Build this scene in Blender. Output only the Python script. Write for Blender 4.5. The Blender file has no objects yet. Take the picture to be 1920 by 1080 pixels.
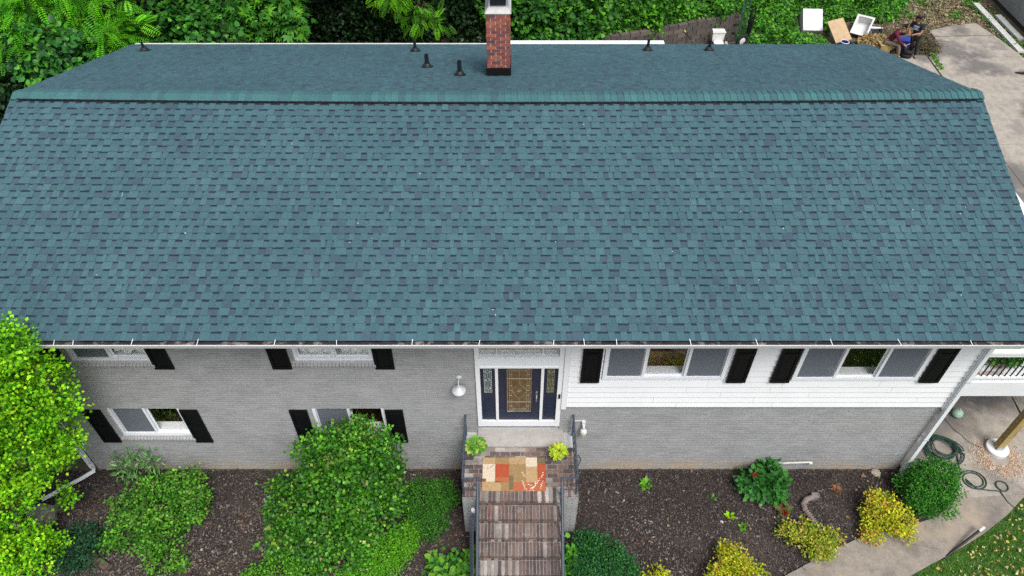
import bpy, bmesh, math, random
import numpy as np
from mathutils import Vector, Matrix

R = random.Random(11)
NR = np.random.default_rng(11)
rad = math.radians
scene = bpy.context.scene
COL = scene.collection

# ------------------------------------------------------------------ camera
cam_d = bpy.data.cameras.new('camera')
cam = bpy.data.objects.new('camera', cam_d)
COL.objects.link(cam)
cam.location = (0.0, -8.6, 14.8)
cam.rotation_euler = (rad(43.8), 0, 0)
cam_d.sensor_width = 36.0
cam_d.lens = 26.25
cam_d.clip_start = 0.1
cam_d.clip_end = 2000
scene.camera = cam

# ------------------------------------------------------------------ sky, sun, exposure (bright overcast)
SUN_EL, SUN_AZ = rad(60), rad(152)      # azimuth clockwise from +Y
world = bpy.data.worlds.new('World')
scene.world = world
world.use_nodes = True
wn = world.node_tree
wn.nodes.clear()
sky = wn.nodes.new('ShaderNodeTexSky')
sky.sky_type = 'NISHITA'
sky.sun_disc = False
sky.sun_elevation = SUN_EL
sky.sun_rotation = SUN_AZ
sky.air_density = 1.0
sky.dust_density = 4.0
hsv = wn.nodes.new('ShaderNodeHueSaturation')
hsv.inputs['Saturation'].default_value = 0.5
bg = wn.nodes.new('ShaderNodeBackground')
bg.inputs['Strength'].default_value = 0.10
wo = wn.nodes.new('ShaderNodeOutputWorld')
wn.links.new(sky.outputs[0], hsv.inputs['Color'])
wn.links.new(hsv.outputs[0], bg.inputs['Color'])
wn.links.new(bg.outputs[0], wo.inputs['Surface'])

sun_d = bpy.data.lights.new('sun', 'SUN')
sun_d.energy = 1.5
sun_d.angle = rad(22)
sun_d.color = (1.0, 0.97, 0.93)
sun = bpy.data.objects.new('sun', sun_d)
COL.objects.link(sun)
sdir = Vector((math.sin(SUN_AZ) * math.cos(SUN_EL), math.cos(SUN_AZ) * math.cos(SUN_EL), math.sin(SUN_EL)))
sun.rotation_euler = sdir.to_track_quat('Z', 'Y').to_euler()
sun.location = (0, -20, 40)

scene.render.engine = 'CYCLES'
scene.view_settings.view_transform = 'Standard'
scene.view_settings.look = 'None'
scene.view_settings.gamma = 1.0
scene.view_settings.use_curve_mapping = False
scene.view_settings.exposure = 0.9
scene.cycles.use_denoising = False
scene.cycles.sample_clamp_indirect = 1.5
scene.cycles.max_bounces = 6
scene.cycles.diffuse_bounces = 3
scene.cycles.glossy_bounces = 3
scene.cycles.transmission_bounces = 4
scene.cycles.transparent_max_bounces = 10
scene.cycles.caustics_reflective = False
scene.cycles.caustics_refractive = False

# ------------------------------------------------------------------ materials
def mat(name, col=(1, 1, 1), rough=.7, var=.12, scale=6.0, bump=0.0, bscale=80.0, spec=.3,
        metal=0.0, attr=False, stains=(), grain=0.0, gscale=70.0):
    m = bpy.data.materials.new(name)
    m.use_nodes = True
    nt = m.node_tree
    N, L = nt.nodes, nt.links
    b = N['Principled BSDF']
    b.inputs['Roughness'].default_value = rough
    b.inputs['Specular IOR Level'].default_value = spec
    b.inputs['Metallic'].default_value = metal
    geo = N.new('ShaderNodeNewGeometry')
    nz = N.new('ShaderNodeTexNoise')
    nz.inputs['Scale'].default_value = scale
    nz.inputs['Detail'].default_value = 6
    nz.inputs['Roughness'].default_value = .65
    L.new(geo.outputs['Position'], nz.inputs['Vector'])
    mr = N.new('ShaderNodeMapRange')
    mr.inputs['From Min'].default_value = .3
    mr.inputs['From Max'].default_value = .7
    mr.inputs['To Min'].default_value = 1 - var
    mr.inputs['To Max'].default_value = 1 + var
    L.new(nz.outputs['Fac'], mr.inputs['Value'])
    mx = N.new('ShaderNodeMix')
    mx.data_type = 'RGBA'
    mx.blend_type = 'MULTIPLY'
    mx.inputs['Factor'].default_value = 1
    if attr:
        at = N.new('ShaderNodeAttribute')
        at.attribute_name = 'Col'
        L.new(at.outputs['Color'], mx.inputs[6])
    else:
        mx.inputs[6].default_value = (*col, 1)
    L.new(mr.outputs[0], mx.inputs[7])
    out = mx.outputs[2]
    if grain:
        ng = N.new('ShaderNodeTexNoise')
        ng.inputs['Scale'].default_value = gscale
        ng.inputs['Detail'].default_value = 2
        L.new(geo.outputs['Position'], ng.inputs['Vector'])
        rg = N.new('ShaderNodeMapRange')
        rg.inputs['From Min'].default_value = .3
        rg.inputs['From Max'].default_value = .7
        rg.inputs['To Min'].default_value = 1 - grain
        rg.inputs['To Max'].default_value = 1 + grain
        L.new(ng.outputs['Fac'], rg.inputs['Value'])
        mg = N.new('ShaderNodeMix')
        mg.data_type = 'RGBA'
        mg.blend_type = 'MULTIPLY'
        mg.inputs['Factor'].default_value = 1
        L.new(out, mg.inputs[6])
        L.new(rg.outputs[0], mg.inputs[7])
        out = mg.outputs[2]
    for (scol, sscale, lo, hi, amt, axis) in stains:
        n2 = N.new('ShaderNodeTexNoise')
        n2.inputs['Scale'].default_value = sscale
        n2.inputs['Detail'].default_value = 7
        n2.inputs['Roughness'].default_value = .6
        vm = N.new('ShaderNodeVectorMath')
        vm.operation = 'ADD'
        vm.inputs[1].default_value = (sscale * 3.1, 17.3, 5.7)
        L.new(geo.outputs['Position'], vm.inputs[0])
        L.new(vm.outputs[0], n2.inputs['Vector'])
        r2 = N.new('ShaderNodeMapRange')
        r2.inputs['From Min'].default_value = lo
        r2.inputs['From Max'].default_value = hi
        r2.inputs['To Max'].default_value = amt
        L.new(n2.outputs['Fac'], r2.inputs['Value'])
        fac = r2.outputs[0]
        if axis is not None:                       # splash-back dirt low on a wall
            sx = N.new('ShaderNodeSeparateXYZ')
            L.new(geo.outputs['Position'], sx.inputs[0])
            r3 = N.new('ShaderNodeMapRange')
            r3.inputs['From Min'].default_value = axis[1]
            r3.inputs['From Max'].default_value = axis[2]
            r3.inputs['To Min'].default_value = 1
            r3.inputs['To Max'].default_value = 0
            L.new(sx.outputs[axis[0]], r3.inputs['Value'])
            mm = N.new('ShaderNodeMath')
            mm.operation = 'MULTIPLY'
            L.new(fac, mm.inputs[0])
            L.new(r3.outputs[0], mm.inputs[1])
            fac = mm.outputs[0]
        m2 = N.new('ShaderNodeMix')
        m2.data_type = 'RGBA'
        L.new(fac, m2.inputs['Factor'])
        L.new(out, m2.inputs[6])
        m2.inputs[7].default_value = (*scol, 1)
        out = m2.outputs[2]
    L.new(out, b.inputs['Base Color'])
    if bump:
        n3 = N.new('ShaderNodeTexNoise')
        n3.inputs['Scale'].default_value = bscale
        n3.inputs['Detail'].default_value = 4
        L.new(geo.outputs['Position'], n3.inputs['Vector'])
        bp = N.new('ShaderNodeBump')
        bp.inputs['Strength'].default_value = bump
        bp.inputs['Distance'].default_value = .01
        L.new(n3.outputs['Fac'], bp.inputs['Height'])
        L.new(bp.outputs[0], b.inputs['Normal'])
    return m

def leaf_mat(name, trans=.3, rough=.45, spec=.3):
    m = bpy.data.materials.new(name)
    m.use_nodes = True
    nt = m.node_tree
    N, L = nt.nodes, nt.links
    b = N['Principled BSDF']
    b.inputs['Roughness'].default_value = rough
    b.inputs['Specular IOR Level'].default_value = spec
    at = N.new('ShaderNodeAttribute')
    at.attribute_name = 'Col'
    L.new(at.outputs['Color'], b.inputs['Base Color'])
    tr = N.new('ShaderNodeBsdfTranslucent')
    L.new(at.outputs['Color'], tr.inputs['Color'])
    mx = N.new('ShaderNodeMixShader')
    mx.inputs[0].default_value = trans
    L.new(b.outputs[0], mx.inputs[1])
    L.new(tr.outputs[0], mx.inputs[2])
    L.new(mx.outputs[0], N['Material Output'].inputs['Surface'])
    return m

def clear_mat(name, col, opacity, gloss=True, rough=.03):
    """window glass (mostly clear, mirrors at grazing angles) or woven screen (partly open)"""
    m = bpy.data.materials.new(name)
    m.use_nodes = True
    nt = m.node_tree
    N, L = nt.nodes, nt.links
    N.remove(N['Principled BSDF'])
    tr = N.new('ShaderNodeBsdfTransparent')
    mx = N.new('ShaderNodeMixShader')
    if gloss:
        s = N.new('ShaderNodeBsdfGlossy')
        s.inputs['Roughness'].default_value = rough
        s.inputs['Color'].default_value = (*col, 1)
        lw = N.new('ShaderNodeLayerWeight')
        lw.inputs['Blend'].default_value = .5
        pw = N.new('ShaderNodeMath')
        pw.operation = 'POWER'
        pw.inputs[1].default_value = 4.0
        L.new(lw.outputs['Facing'], pw.inputs[0])
        ad = N.new('ShaderNodeMath')
        ad.operation = 'MULTIPLY_ADD'
        ad.inputs[1].default_value = .55
        ad.inputs[2].default_value = opacity
        L.new(pw.outputs[0], ad.inputs[0])
        L.new(ad.outputs[0], mx.inputs[0])
    else:
        s = N.new('ShaderNodeBsdfDiffuse')
        s.inputs['Color'].default_value = (*col, 1)
        mx.inputs[0].default_value = opacity
    L.new(tr.outputs[0], mx.inputs[1])
    L.new(s.outputs[0], mx.inputs[2])
    L.new(mx.outputs[0], N['Material Output'].inputs['Surface'])
    return m

MT = {}
MT['shingle'] = mat('asphalt shingle', attr=True, rough=.92, var=.09, scale=.55, bump=.5, bscale=220, spec=.15, grain=.20, gscale=75)
MT['vent_black'] = mat('black ridge vent', (.008, .009, .013), .6, .2, 40)
MT['flashing'] = mat('black flashing', (.006, .006, .006), .5, .3, 20)
MT['vent_pipe'] = mat('dark pipe paint', (.012, .016, .02), .5, .2, 20)
MT['brick_paint'] = mat('grey brick paint', attr=True, rough=.75, var=.10, scale=1.6, bump=.15, bscale=120, grain=.10, gscale=40,
    stains=(((.40, .31, .20), 1.3, .40, .60, .75, (2, .12, .55)), ((.12, .13, .13), .9, .55, .72, .28, None)))
MT['mortar_paint'] = mat('painted mortar', (.405, .415, .425), .85, .12, 2.0, grain=.08,
    stains=(((.42, .33, .22), 1.3, .40, .60, .75, (2, .12, .55)),))
MT['siding'] = mat('white siding', (.73, .75, .77), .5, .04, 1.5, stains=(((.6, .6, .56), 2.5, .6, .8, .15, None),))
MT['trim'] = mat('white trim paint', (.75, .78, .80), .4, .03, 3)
MT['pvc'] = mat('white vinyl frame', (.76, .79, .83), .35, .02, 3)
MT['downspout'] = mat('downspout enamel', (.74, .77, .80), .4, .05, 4, stains=(((.25, .24, .22), 6, .60, .75, .35, None),))
MT['gutter_in'] = mat('rusty gutter trough', (.03, .024, .026), .9, .5, 8, stains=(((.30, .26, .25), 5.0, .52, .66, .8, None),))
MT['shutter'] = mat('black shutter vinyl', (.004, .004, .006), .5, .1, 5, spec=.22)
MT['concrete'] = mat('weathered concrete', (.31, .28, .24), .9, .18, 4.0, bump=.25, bscale=60, grain=.16, gscale=45,
    stains=(((.11, .104, .10), .40, .48, .58, .85, None), ((.17, .16, .155), 1.1, .54, .64, .6, None), ((.42, .385, .35), 1.7, .55, .70, .6, None), ((.22, .17, .115), 2.4, .56, .72, .5, None), ((.20, .18, .175), 5.0, .55, .75, .5, None)))
MT['concrete_walk'] = mat('walkway concrete', (.235, .207, .175), .9, .20, 6.0, bump=.25, bscale=60, grain=.18, gscale=45,
    stains=(((.12, .108, .105), .7, .50, .62, .75, None), ((.37, .295, .22), 1.1, .52, .72, .7, None), ((.10, .09, .085), 4.0, .58, .74, .5, None)))
MT['slab'] = mat('stoop slab', (.36, .34, .32), .85, .14, 5, bump=.2)
MT['crack'] = mat('crack dirt', (.05, .04, .035), .95, .3, 30)
MT['mulch_bed'] = mat('mulch ground', (.026, .021, .02), .95, .5, 9, bump=.8, bscale=45,
    stains=(((.07, .052, .042), 1.0, .5, .7, .7, None),))
MT['chip'] = mat('wood chips', attr=True, rough=.95, var=.1, scale=20)
MT['soil'] = mat('bare soil', (.13, .10, .07), .95, .35, 3, bump=.6, bscale=30, stains=(((.05, .06, .025), .7, .45, .65, .7, None),))
MT['turf'] = mat('lawn soil', (.045, .09, .02), .95, .4, 4, bump=.5, bscale=40)
MT['leaf'] = leaf_mat('leaf', .24, .5, .18)
MT['leaf_glossy'] = leaf_mat('glossy leaf', .18, .42, .26)
MT['grass'] = leaf_mat('grass blade', .3, .6, .2)
MT['bark'] = mat('bark', (.10, .075, .055), .95, .35, 14, bump=.7, bscale=50)
MT['chimney_brick'] = mat('red chimney brick', attr=True, rough=.85, var=.22, scale=14, bump=.3, bscale=150,
    stains=(((.05, .035, .03), 4.0, .55, .70, .7, None),))
MT['chimney_mortar'] = mat('chimney mortar', (.55, .47, .41), .95, .2, 12)
MT['crown'] = mat('chimney crown', (.45, .45, .45), .85, .15, 8)
MT['cap_metal'] = mat('white cap metal', (.62, .63, .64), .4, .04, 6)
MT['mesh_metal'] = mat('dark spark mesh', (.05, .055, .065), .5, .3, 60, metal=.6)
MT['navy'] = mat('navy door paint', (.012, .02, .048), .35, .15, 8, spec=.4)
MT['brass'] = mat('brass came', (.42, .39, .30), .4, .1, 20, metal=.4)
MT['zinc'] = mat('zinc came', (.60, .63, .62), .4, .1, 20, metal=.3)
MT['nickel'] = mat('worn nickel', (.42, .41, .40), .35, .1, 20, metal=.8)
MT['amber'] = mat('amber obscure glass', (.115, .075, .035), .2, .45, 7, spec=.6, bump=.2, bscale=90)
MT['teal_glass'] = mat('obscure glass', (.05, .085, .09), .2, .45, 12, spec=.6)
MT['green_reflection_glass'] = mat('obscure glass painted green reflection', (.06, .085, .02), .2, .6, 9, spec=.6)  # green reflection painted into the glass colour
MT['glass'] = clear_mat('window glass', (1, 1, 1), .03)
MT['screen'] = clear_mat('insect screen', (.17, .19, .225), .72, gloss=False)
MT['curtain'] = mat('white curtain', (.82, .84, .82), .9, .06, 8)
MT['room'] = mat('room wall', (.20, .17, .14), .9, .1, 2)
MT['room_floor'] = mat('room floor', (.12, .07, .04), .6, .2, 3)
MT['iron'] = mat('blue grey iron paint', (.055, .07, .095), .45, .2, 20, stains=(((.20, .19, .18), 9, .6, .75, .6, None),))
MT['lamp_metal'] = mat('silver lamp paint', (.55, .57, .60), .35, .08, 20, metal=.2)
MT['lamp_glass'] = mat('frosted lamp glass', (.55, .58, .60), .3, .05, 20)
MT['lamp_glass_y'] = mat('yellowed lamp glass', (.55, .60, .25), .3, .1, 20)
MT['stoop_brick'] = mat('worn stoop brick', attr=True, rough=.9, var=.22, scale=11, bump=.4, bscale=90,
    stains=(((.04, .035, .036), 1.6, .50, .66, .60, None), ((.36, .33, .30), 3.1, .60, .72, .4, None)))
MT['stoop_mortar'] = mat('stoop mortar', (.33, .30, .285), .95, .3, 9, stains=(((.10, .09, .09), 2.2, .48, .66, .5, None),))
MT['rug'] = mat('printed rug', attr=True, rough=.95, var=.22, scale=26)
MT['pot'] = mat('slate planter', (.20, .21, .24), .5, .15, 15)
MT['hose'] = mat('green hose', (.018, .05, .038), .4, .15, 20, spec=.4)
MT['corrugated'] = mat('taupe drain pipe', (.19, .155, .145), .55, .1, 10)
MT['black_plastic'] = mat('black plastic', (.012, .012, .014), .5, .2, 10)
MT['white_plastic'] = mat('white plastic', (.60, .61, .62), .5, .08, 6, stains=(((.35, .33, .28), 3.5, .56, .72, .6, None),))
MT['porcelain'] = mat('porcelain', (.64, .64, .63), .3, .05, 4, spec=.4, stains=(((.38, .35, .3), 4, .58, .72, .5, None),))
MT['ball'] = mat('pale green plastic', (.42, .62, .50), .4, .08, 6)
MT['lumber'] = mat('treated lumber', (.36, .27, .11), .8, .25, 9, bump=.2, stains=(((.20, .13, .06), 5, .56, .7, .7, None),))
MT['galv'] = mat('galvanised steel', (.45, .46, .46), .4, .2, 30, metal=.7)
MT['plywood'] = mat('plywood', (.44, .32, .19), .85, .16, 5, stains=(((.25, .17, .10), 3, .55, .7, .5, None),))
MT['block'] = mat('retaining wall block', attr=True, rough=.95, var=.25, scale=9, bump=.5, bscale=50)
MT['wall_grey'] = mat('grey stucco', (.27, .27, .265), .9, .18, 2.5, bump=.3, bscale=40)
MT['plank'] = mat('white painted plank', (.52, .52, .49), .7, .15, 6)
MT['deck_white'] = mat('white deck paint', (.72, .74, .76), .5, .04, 3)
MT['baluster'] = mat('black baluster', (.01, .01, .012), .4, .1, 10)
MT['tire'] = mat('tyre rubber', (.016, .016, .017), .8, .3, 20)
MT['blue_plastic'] = mat('blue plastic', (.02, .035, .25), .4, .1, 10)
MT['bag'] = mat('black bag', (.02, .018, .02), .4, .3, 14, bump=.6, bscale=20)
MT['skin'] = mat('skin', (.30, .155, .09), .55, .06, 20)
MT['hair'] = mat('dark hair', (.012, .010, .009), .6, .3, 60)
MT['maroon'] = mat('maroon cloth', (.095, .012, .028), .85, .15, 12)
MT['black_cloth'] = mat('black cloth', (.014, .016, .024), .85, .2, 12)
MT['khaki'] = mat('khaki cloth', (.17, .135, .10), .9, .18, 14)
MT['dark_jean'] = mat('dark jeans', (.02, .02, .022), .9, .2, 14)
MT['shoe'] = mat('dark shoe', (.03, .022, .02), .6, .2, 20)
MT['print'] = mat('shirt print', (.45, .55, .72), .8, .2, 60)
MT['post_green'] = mat('green fence post', (.03, .09, .05), .6, .2, 12)
MT['bowl'] = mat('white bowl', (.75, .78, .76), .3, .03, 5)
MT['planter_stone'] = mat('patterned planter', (.40, .34, .29), .8, .4, 7)

# ------------------------------------------------------------------ mesh helpers
def origin(o):
    v = Vector((0, 0, 0))
    while o is not None:
        v += o.location
        o = o.parent
    return v

class MB:
    def __init__(self, col=(1, 1, 1)):
        self.v, self.f, self.c, self.col = [], [], [], col
    def face(self, pts, col=None):
        i = len(self.v)
        self.v += [tuple(p) for p in pts]
        self.c += [col or self.col] * len(pts)
        self.f.append(tuple(range(i, i + len(pts))))
    def hexa(self, p, col=None, skip=''):
        """p: bottom ring 0-3 then top ring 4-7 (counter-clockwise seen from above)"""
        F = {'b': (0, 3, 2, 1), 't': (4, 5, 6, 7), 'f': (0, 1, 5, 4), 'r': (1, 2, 6, 5), 'k': (2, 3, 7, 6), 'l': (3, 0, 4, 7)}
        i = len(self.v)
        self.v += [tuple(q) for q in p]
        self.c += [col or self.col] * 8
        for k, q in F.items():
            if k not in skip:
                self.f.append(tuple(i + a for a in q))
    def box(self, x0, x1, y0, y1, z0, z1, col=None, skip=''):
        self.hexa([(x0, y0, z0), (x1, y0, z0), (x1, y1, z0), (x0, y1, z0),
                   (x0, y0, z1), (x1, y0, z1), (x1, y1, z1), (x0, y1, z1)], col, skip)
    def obox(self, c, s, rot=(0, 0, 0), col=None):
        M = Matrix.Translation(c) @ (Matrix.Rotation(rot[2], 4, 'Z') @ Matrix.Rotation(rot[1], 4, 'Y') @ Matrix.Rotation(rot[0], 4, 'X'))
        a, b, d = s[0] / 2, s[1] / 2, s[2] / 2
        self.hexa([M @ Vector(q) for q in ((-a, -b, -d), (a, -b, -d), (a, b, -d), (-a, b, -d), (-a, -b, d), (a, -b, d), (a, b, d), (-a, b, d))], col)
    def tube(self, path, r, n=8, closed=False, col=None, caps=True):
        P = [Vector(p) for p in path]
        rr = r if isinstance(r, (list, tuple)) else [r] * len(P)
        m = len(P)
        base = len(self.v)
        up = None
        for i in range(m):
            a = P[(i - 1) % m] if (closed or i > 0) else P[i]
            b = P[(i + 1) % m] if (closed or i < m - 1) else P[i]
            t = (b - a)
            t = t.normalized() if t.length > 1e-9 else Vector((0, 0, 1))
            if up is None:
                up = Vector((0, 0, 1)) if abs(t.z) < .9 else Vector((1, 0, 0))
            s = t.cross(up)
            s = s.normalized() if s.length > 1e-6 else t.orthogonal().normalized()
            up = s.cross(t).normalized()
            for k in range(n):
                an = 2 * math.pi * k / n
                self.v.append(tuple(P[i] + (s * math.cos(an) + up * math.sin(an)) * rr[i]))
                self.c.append(col or self.col)
        for i in range(m if closed else m - 1):
            j = (i + 1) % m
            for k in range(n):
                k2 = (k + 1) % n
                self.f.append((base + i * n + k2, base + i * n + k, base + j * n + k, base + j * n + k2))
        if caps and not closed:
            self.f.append(tuple(base + k for k in range(n)))
            self.f.append(tuple(base + (m - 1) * n + k for k in reversed(range(n))))
    def lathe(self, c, prof, n=16, col=None, M=None):
        base = len(self.v)
        for (r, z) in prof:
            for k in range(n):
                an = 2 * math.pi * k / n
                p = Vector((r * math.cos(an), r * math.sin(an), z))
                if M is not None:
                    p = M @ p
                self.v.append(tuple(Vector(c) + p))
                self.c.append(col or self.col)
        for i in range(len(prof) - 1):
            for k in range(n):
                k2 = (k + 1) % n
                self.f.append((base + i * n + k, base + i * n + k2, base + (i + 1) * n + k2, base + (i + 1) * n + k))
    def prism(self, poly, z0, z1, col=None):
        n = len(poly)
        i = len(self.v)
        self.v += [(p[0], p[1], z0) for p in poly] + [(p[0], p[1], z1) for p in poly]
        self.c += [col or self.col] * (2 * n)
        self.f.append(tuple(i + n + k for k in range(n)))
        self.f.append(tuple(i + k for k in reversed(range(n))))
        for k in range(n):
            k2 = (k + 1) % n
            self.f.append((i + k, i + k2, i + n + k2, i + n + k))
    def mesh(self, name, off=Vector((0, 0, 0)), smooth=False):
        me = bpy.data.meshes.new(name)
        me.from_pydata([(a[0] - off.x, a[1] - off.y, a[2] - off.z) for a in self.v], [], self.f)
        ca = me.color_attributes.new('Col', 'FLOAT_COLOR', 'POINT')
        ca.data.foreach_set('color', np.array([(c[0], c[1], c[2], 1.0) for c in self.c], dtype=np.float32).ravel())
        if smooth:
            me.polygons.foreach_set('use_smooth', [True] * len(me.polygons))
        return me
    def build(self, name, m, parent=None, smooth=False, at=None):
        off = origin(parent) if parent is not None else (Vector(at) if at is not None else Vector((0, 0, 0)))
        me = self.mesh(name, off, smooth)
        me.materials.append(MT[m] if isinstance(m, str) else m)
        o = bpy.data.objects.new(name, me)
        COL.objects.link(o)
        if parent is not None:
            o.parent = parent
        else:
            o.location = off
        return o

def tag(o, label=None, cat=None, group=None, kind=None):
    if label: o['label'] = label
    if cat: o['category'] = cat
    if group: o['group'] = group
    if kind: o['kind'] = kind
    return o

def thing(name, label, cat, loc, group=None):
    o = bpy.data.objects.new(name, None)
    o.empty_display_size = .2
    COL.objects.link(o)
    o.location = loc
    return tag(o, label, cat, group)

def piece(name, me, parent, loc=(0, 0, 0), rot=None):
    o = bpy.data.objects.new(name, me)
    COL.objects.link(o)
    o.parent = parent
    o.location = loc
    if rot: o.rotation_euler = rot
    return o

def np_mesh(name, V, F, C, m, parent=None, at=None, smooth=False):
    """V (n,3), F (m,k) index array, C (n,3)"""
    off = origin(parent) if parent is not None else (Vector(at) if at is not None else Vector((0, 0, 0)))
    V = np.asarray(V, dtype=np.float32) - np.array(off, dtype=np.float32)
    me = bpy.data.meshes.new(name)
    k = F.shape[1]
    me.vertices.add(len(V))
    me.vertices.foreach_set('co', V.ravel())
    me.loops.add(F.size)
    me.loops.foreach_set('vertex_index', F.astype(np.int32).ravel())
    me.polygons.add(len(F))
    me.polygons.foreach_set('loop_start', np.arange(0, F.size, k, dtype=np.int32))
    me.update(calc_edges=True)
    ca = me.color_attributes.new('Col', 'FLOAT_COLOR', 'POINT')
    C4 = np.ones((len(V), 4), dtype=np.float32)
    C4[:, :3] = C
    ca.data.foreach_set('color', C4.ravel())
    if smooth:
        me.polygons.foreach_set('use_smooth', np.ones(len(F), dtype=bool))
    me.materials.append(MT[m] if isinstance(m, str) else m)
    o = bpy.data.objects.new(name, me)
    COL.objects.link(o)
    if parent is not None:
        o.parent = parent
    else:
        o.location = off
    return o

# leaf templates: x across, y along the leaf, z off its face
L4 = (np.array([(0, 0, 0), (.3, .45, .07), (0, 1, -.05), (-.3, .45, .07)]), np.array([(0, 1, 2), (0, 2, 3)]))
L4N = (np.array([(0, 0, 0), (.13, .4, .04), (0, 1, -.08), (-.13, .4, .04)]), np.array([(0, 1, 2), (0, 2, 3)]))
L4W = (np.array([(0, 0, 0), (.42, .42, .08), (0, 1, -.06), (-.42, .42, .08)]), np.array([(0, 1, 2), (0, 2, 3)]))
L6 = (np.array([(0, 0, 0), (.33, .22, .07), (.34, .62, .05), (0, 1, -.1), (-.34, .62, .05), (-.33, .22, .07)]), np.array([(0, 1, 2, 3), (0, 3, 4, 5)]))
L6R = (np.array([(0, 0, 0), (.46, .2, .08), (.42, .62, .05), (0, 1, -.1), (-.42, .62, .05), (-.46, .2, .08)]), np.array([(0, 1, 2, 3), (0, 3, 4, 5)]))
BLADE = (np.array([(-.06, 0, 0), (.06, 0, 0), (0, 1, .25)]), np.array([(0, 1, 2)]))
CHIP = (np.array([(-.2, 0, 0), (.2, 0, .03), (.17, 1, 0), (-.2, .95, .06)]), np.array([(0, 1, 2, 3)]))

def frond(n=9):
    """pinnate compound leaf: pairs of narrow leaflets along a drooping stalk"""
    V, F = [], []
    for i in range(n):
        t = (i + .7) / n
        y0, z0 = t, -.28 * t * t
        w = .23 * math.sin(math.pi * (.18 + .72 * t)) + .03
        for s in (-1, 1):
            b = len(V)
            V += [(0, y0, z0), (s * w * .5, y0 - .012, z0 + .02), (s * w, y0 + .045, z0 - .02), (s * w * .5, y0 + .058, z0 + .02)]
            F.append((b, b + 1, b + 2, b + 3) if s > 0 else (b, b + 3, b + 2, b + 1))
    return np.array(V), np.array(F)
FROND = frond()
def palm5(n=5, spread=1.25):
    """whorl of leaflets from one point"""
    V, F = [], []
    for i in range(n):
        a = (i / (n - 1) - .5) * 2 * spread
        ln = 1 - .3 * abs(a) / spread
        d = np.array((math.sin(a), math.cos(a), 0)); s = np.array((math.cos(a), -math.sin(a), 0))
        b = len(V)
        V += [tuple(d * 0), tuple(d * ln * .5 + s * .14 + (0, 0, .04)), tuple(d * ln + (0, 0, -.12)), tuple(d * ln * .5 - s * .14 + (0, 0, .04))]
        F.append((b, b + 1, b + 2, b + 3))
    return np.array(V), np.array(F)
PALM = palm5()

def unit(a):
    return a / np.maximum(np.linalg.norm(a, axis=-1, keepdims=True), 1e-9)

def scatter(T, pos, d, n, size, col):
    """copies of template T at pos, long axis d, face normal n"""
    tv, tf = T
    d = unit(d)
    s = unit(np.cross(d, n))
    n = np.cross(s, d)
    k = len(tv)
    sz = np.asarray(size).reshape(-1, 1, 1)
    V = pos[:, None, :] + sz * (tv[None, :, 0:1] * s[:, None, :] + tv[None, :, 1:2] * d[:, None, :] + tv[None, :, 2:3] * n[:, None, :])
    N_ = len(pos)
    F = (tf[None] + (np.arange(N_) * k)[:, None, None]).reshape(-1, tf.shape[1])
    C = np.repeat(np.asarray(col), k, axis=0)
    return V.reshape(-1, 3), F, C

def merge(parts):
    Vs, Fs, Cs, o = [], [], [], 0
    for V, F, C in parts:
        Vs.append(V); Fs.append(F + o); Cs.append(C); o += len(V)
    return np.concatenate(Vs), np.concatenate(Fs), np.concatenate(Cs)

def pick(pal, n, w=None):
    pal = np.array(pal)
    i = NR.choice(len(pal), n, p=w)
    return pal[i]

def foliage(blobs, T, leaf, pal, per_m2, clump=.16, per_clump=14, up=.45, rnd=.55, droop=.0, w=None, low=-.75, var=.25, inner=.62, outw=.6, sprays=5):
    """leaf clumps over (and inside) a set of ellipsoids; returns V,F,C"""
    parts = []
    extra = []
    for b in blobs:                                # small outlying sprays break up the outline
        r = b[3]; rz = b[4] if len(b) > 4 else r
        for _ in range(sprays):
            dv = unit(NR.normal(size=3) * np.array((1, 1, .8)) + np.array((0, 0, .25)))
            k = NR.uniform(.82, 1.08); q = r * NR.uniform(.22, .42)
            extra.append((b[0] + dv[0] * r * k, b[1] + dv[1] * r * k, max(b[2] + dv[2] * rz * k, .1), q, q * NR.uniform(.6, 1.0)))
    for b in list(blobs) + extra:
        c = np.array(b[:3]); r = b[3]; rz = b[4] if len(b) > 4 else r
        n = max(3, int(per_m2 * 4 * math.pi * r * (r + rz) / 2 / per_clump))
        dirs = unit(NR.normal(size=(int(n * 1.6) + 6, 3)))
        dirs = dirs[dirs[:, 2] > low][:n]
        n = len(dirs)
        ph = NR.uniform(0, 6.3, 3)
        bumpy = 1 + .13 * np.sin(dirs[:, 0] * 5.1 + ph[0]) * np.sin(dirs[:, 1] * 4.7 + ph[1]) + .08 * np.sin(dirs[:, 2] * 8 + ph[2])
        rr = (inner + (1 - inner) * NR.random(n) ** .55) * bumpy
        cc = c + dirs * rr[:, None] * np.array((r, r, rz))
        ctone = NR.uniform(1 - var, 1 + var, n)
        ccol = pick(pal, n, w)
        m = per_clump
        P = np.repeat(cc, m, 0) + NR.normal(size=(n * m, 3)) * clump * .55 * np.array((1, 1, .75))
        out = np.repeat(dirs, m, 0)
        loc = unit(P - np.repeat(cc, m, 0))
        nrm = unit(out * .5 + np.array((0, 0, up)) + NR.normal(size=P.shape) * rnd * .6)
        d = unit(loc * 1.0 + out * outw + NR.normal(size=P.shape) * rnd + np.array((0, 0, -droop)))
        col = np.repeat(ccol * ctone[:, None], m, 0) * NR.uniform(.8, 1.22, (n * m, 1))
        alt = NR.random(n * m) < .25
        col[alt] = pick(pal, alt.sum(), w)
        parts.append(scatter(T, P, d, nrm, leaf * NR.uniform(.65, 1.25, n * m), np.clip(col, 0, .9)))
    return merge(parts)

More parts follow.
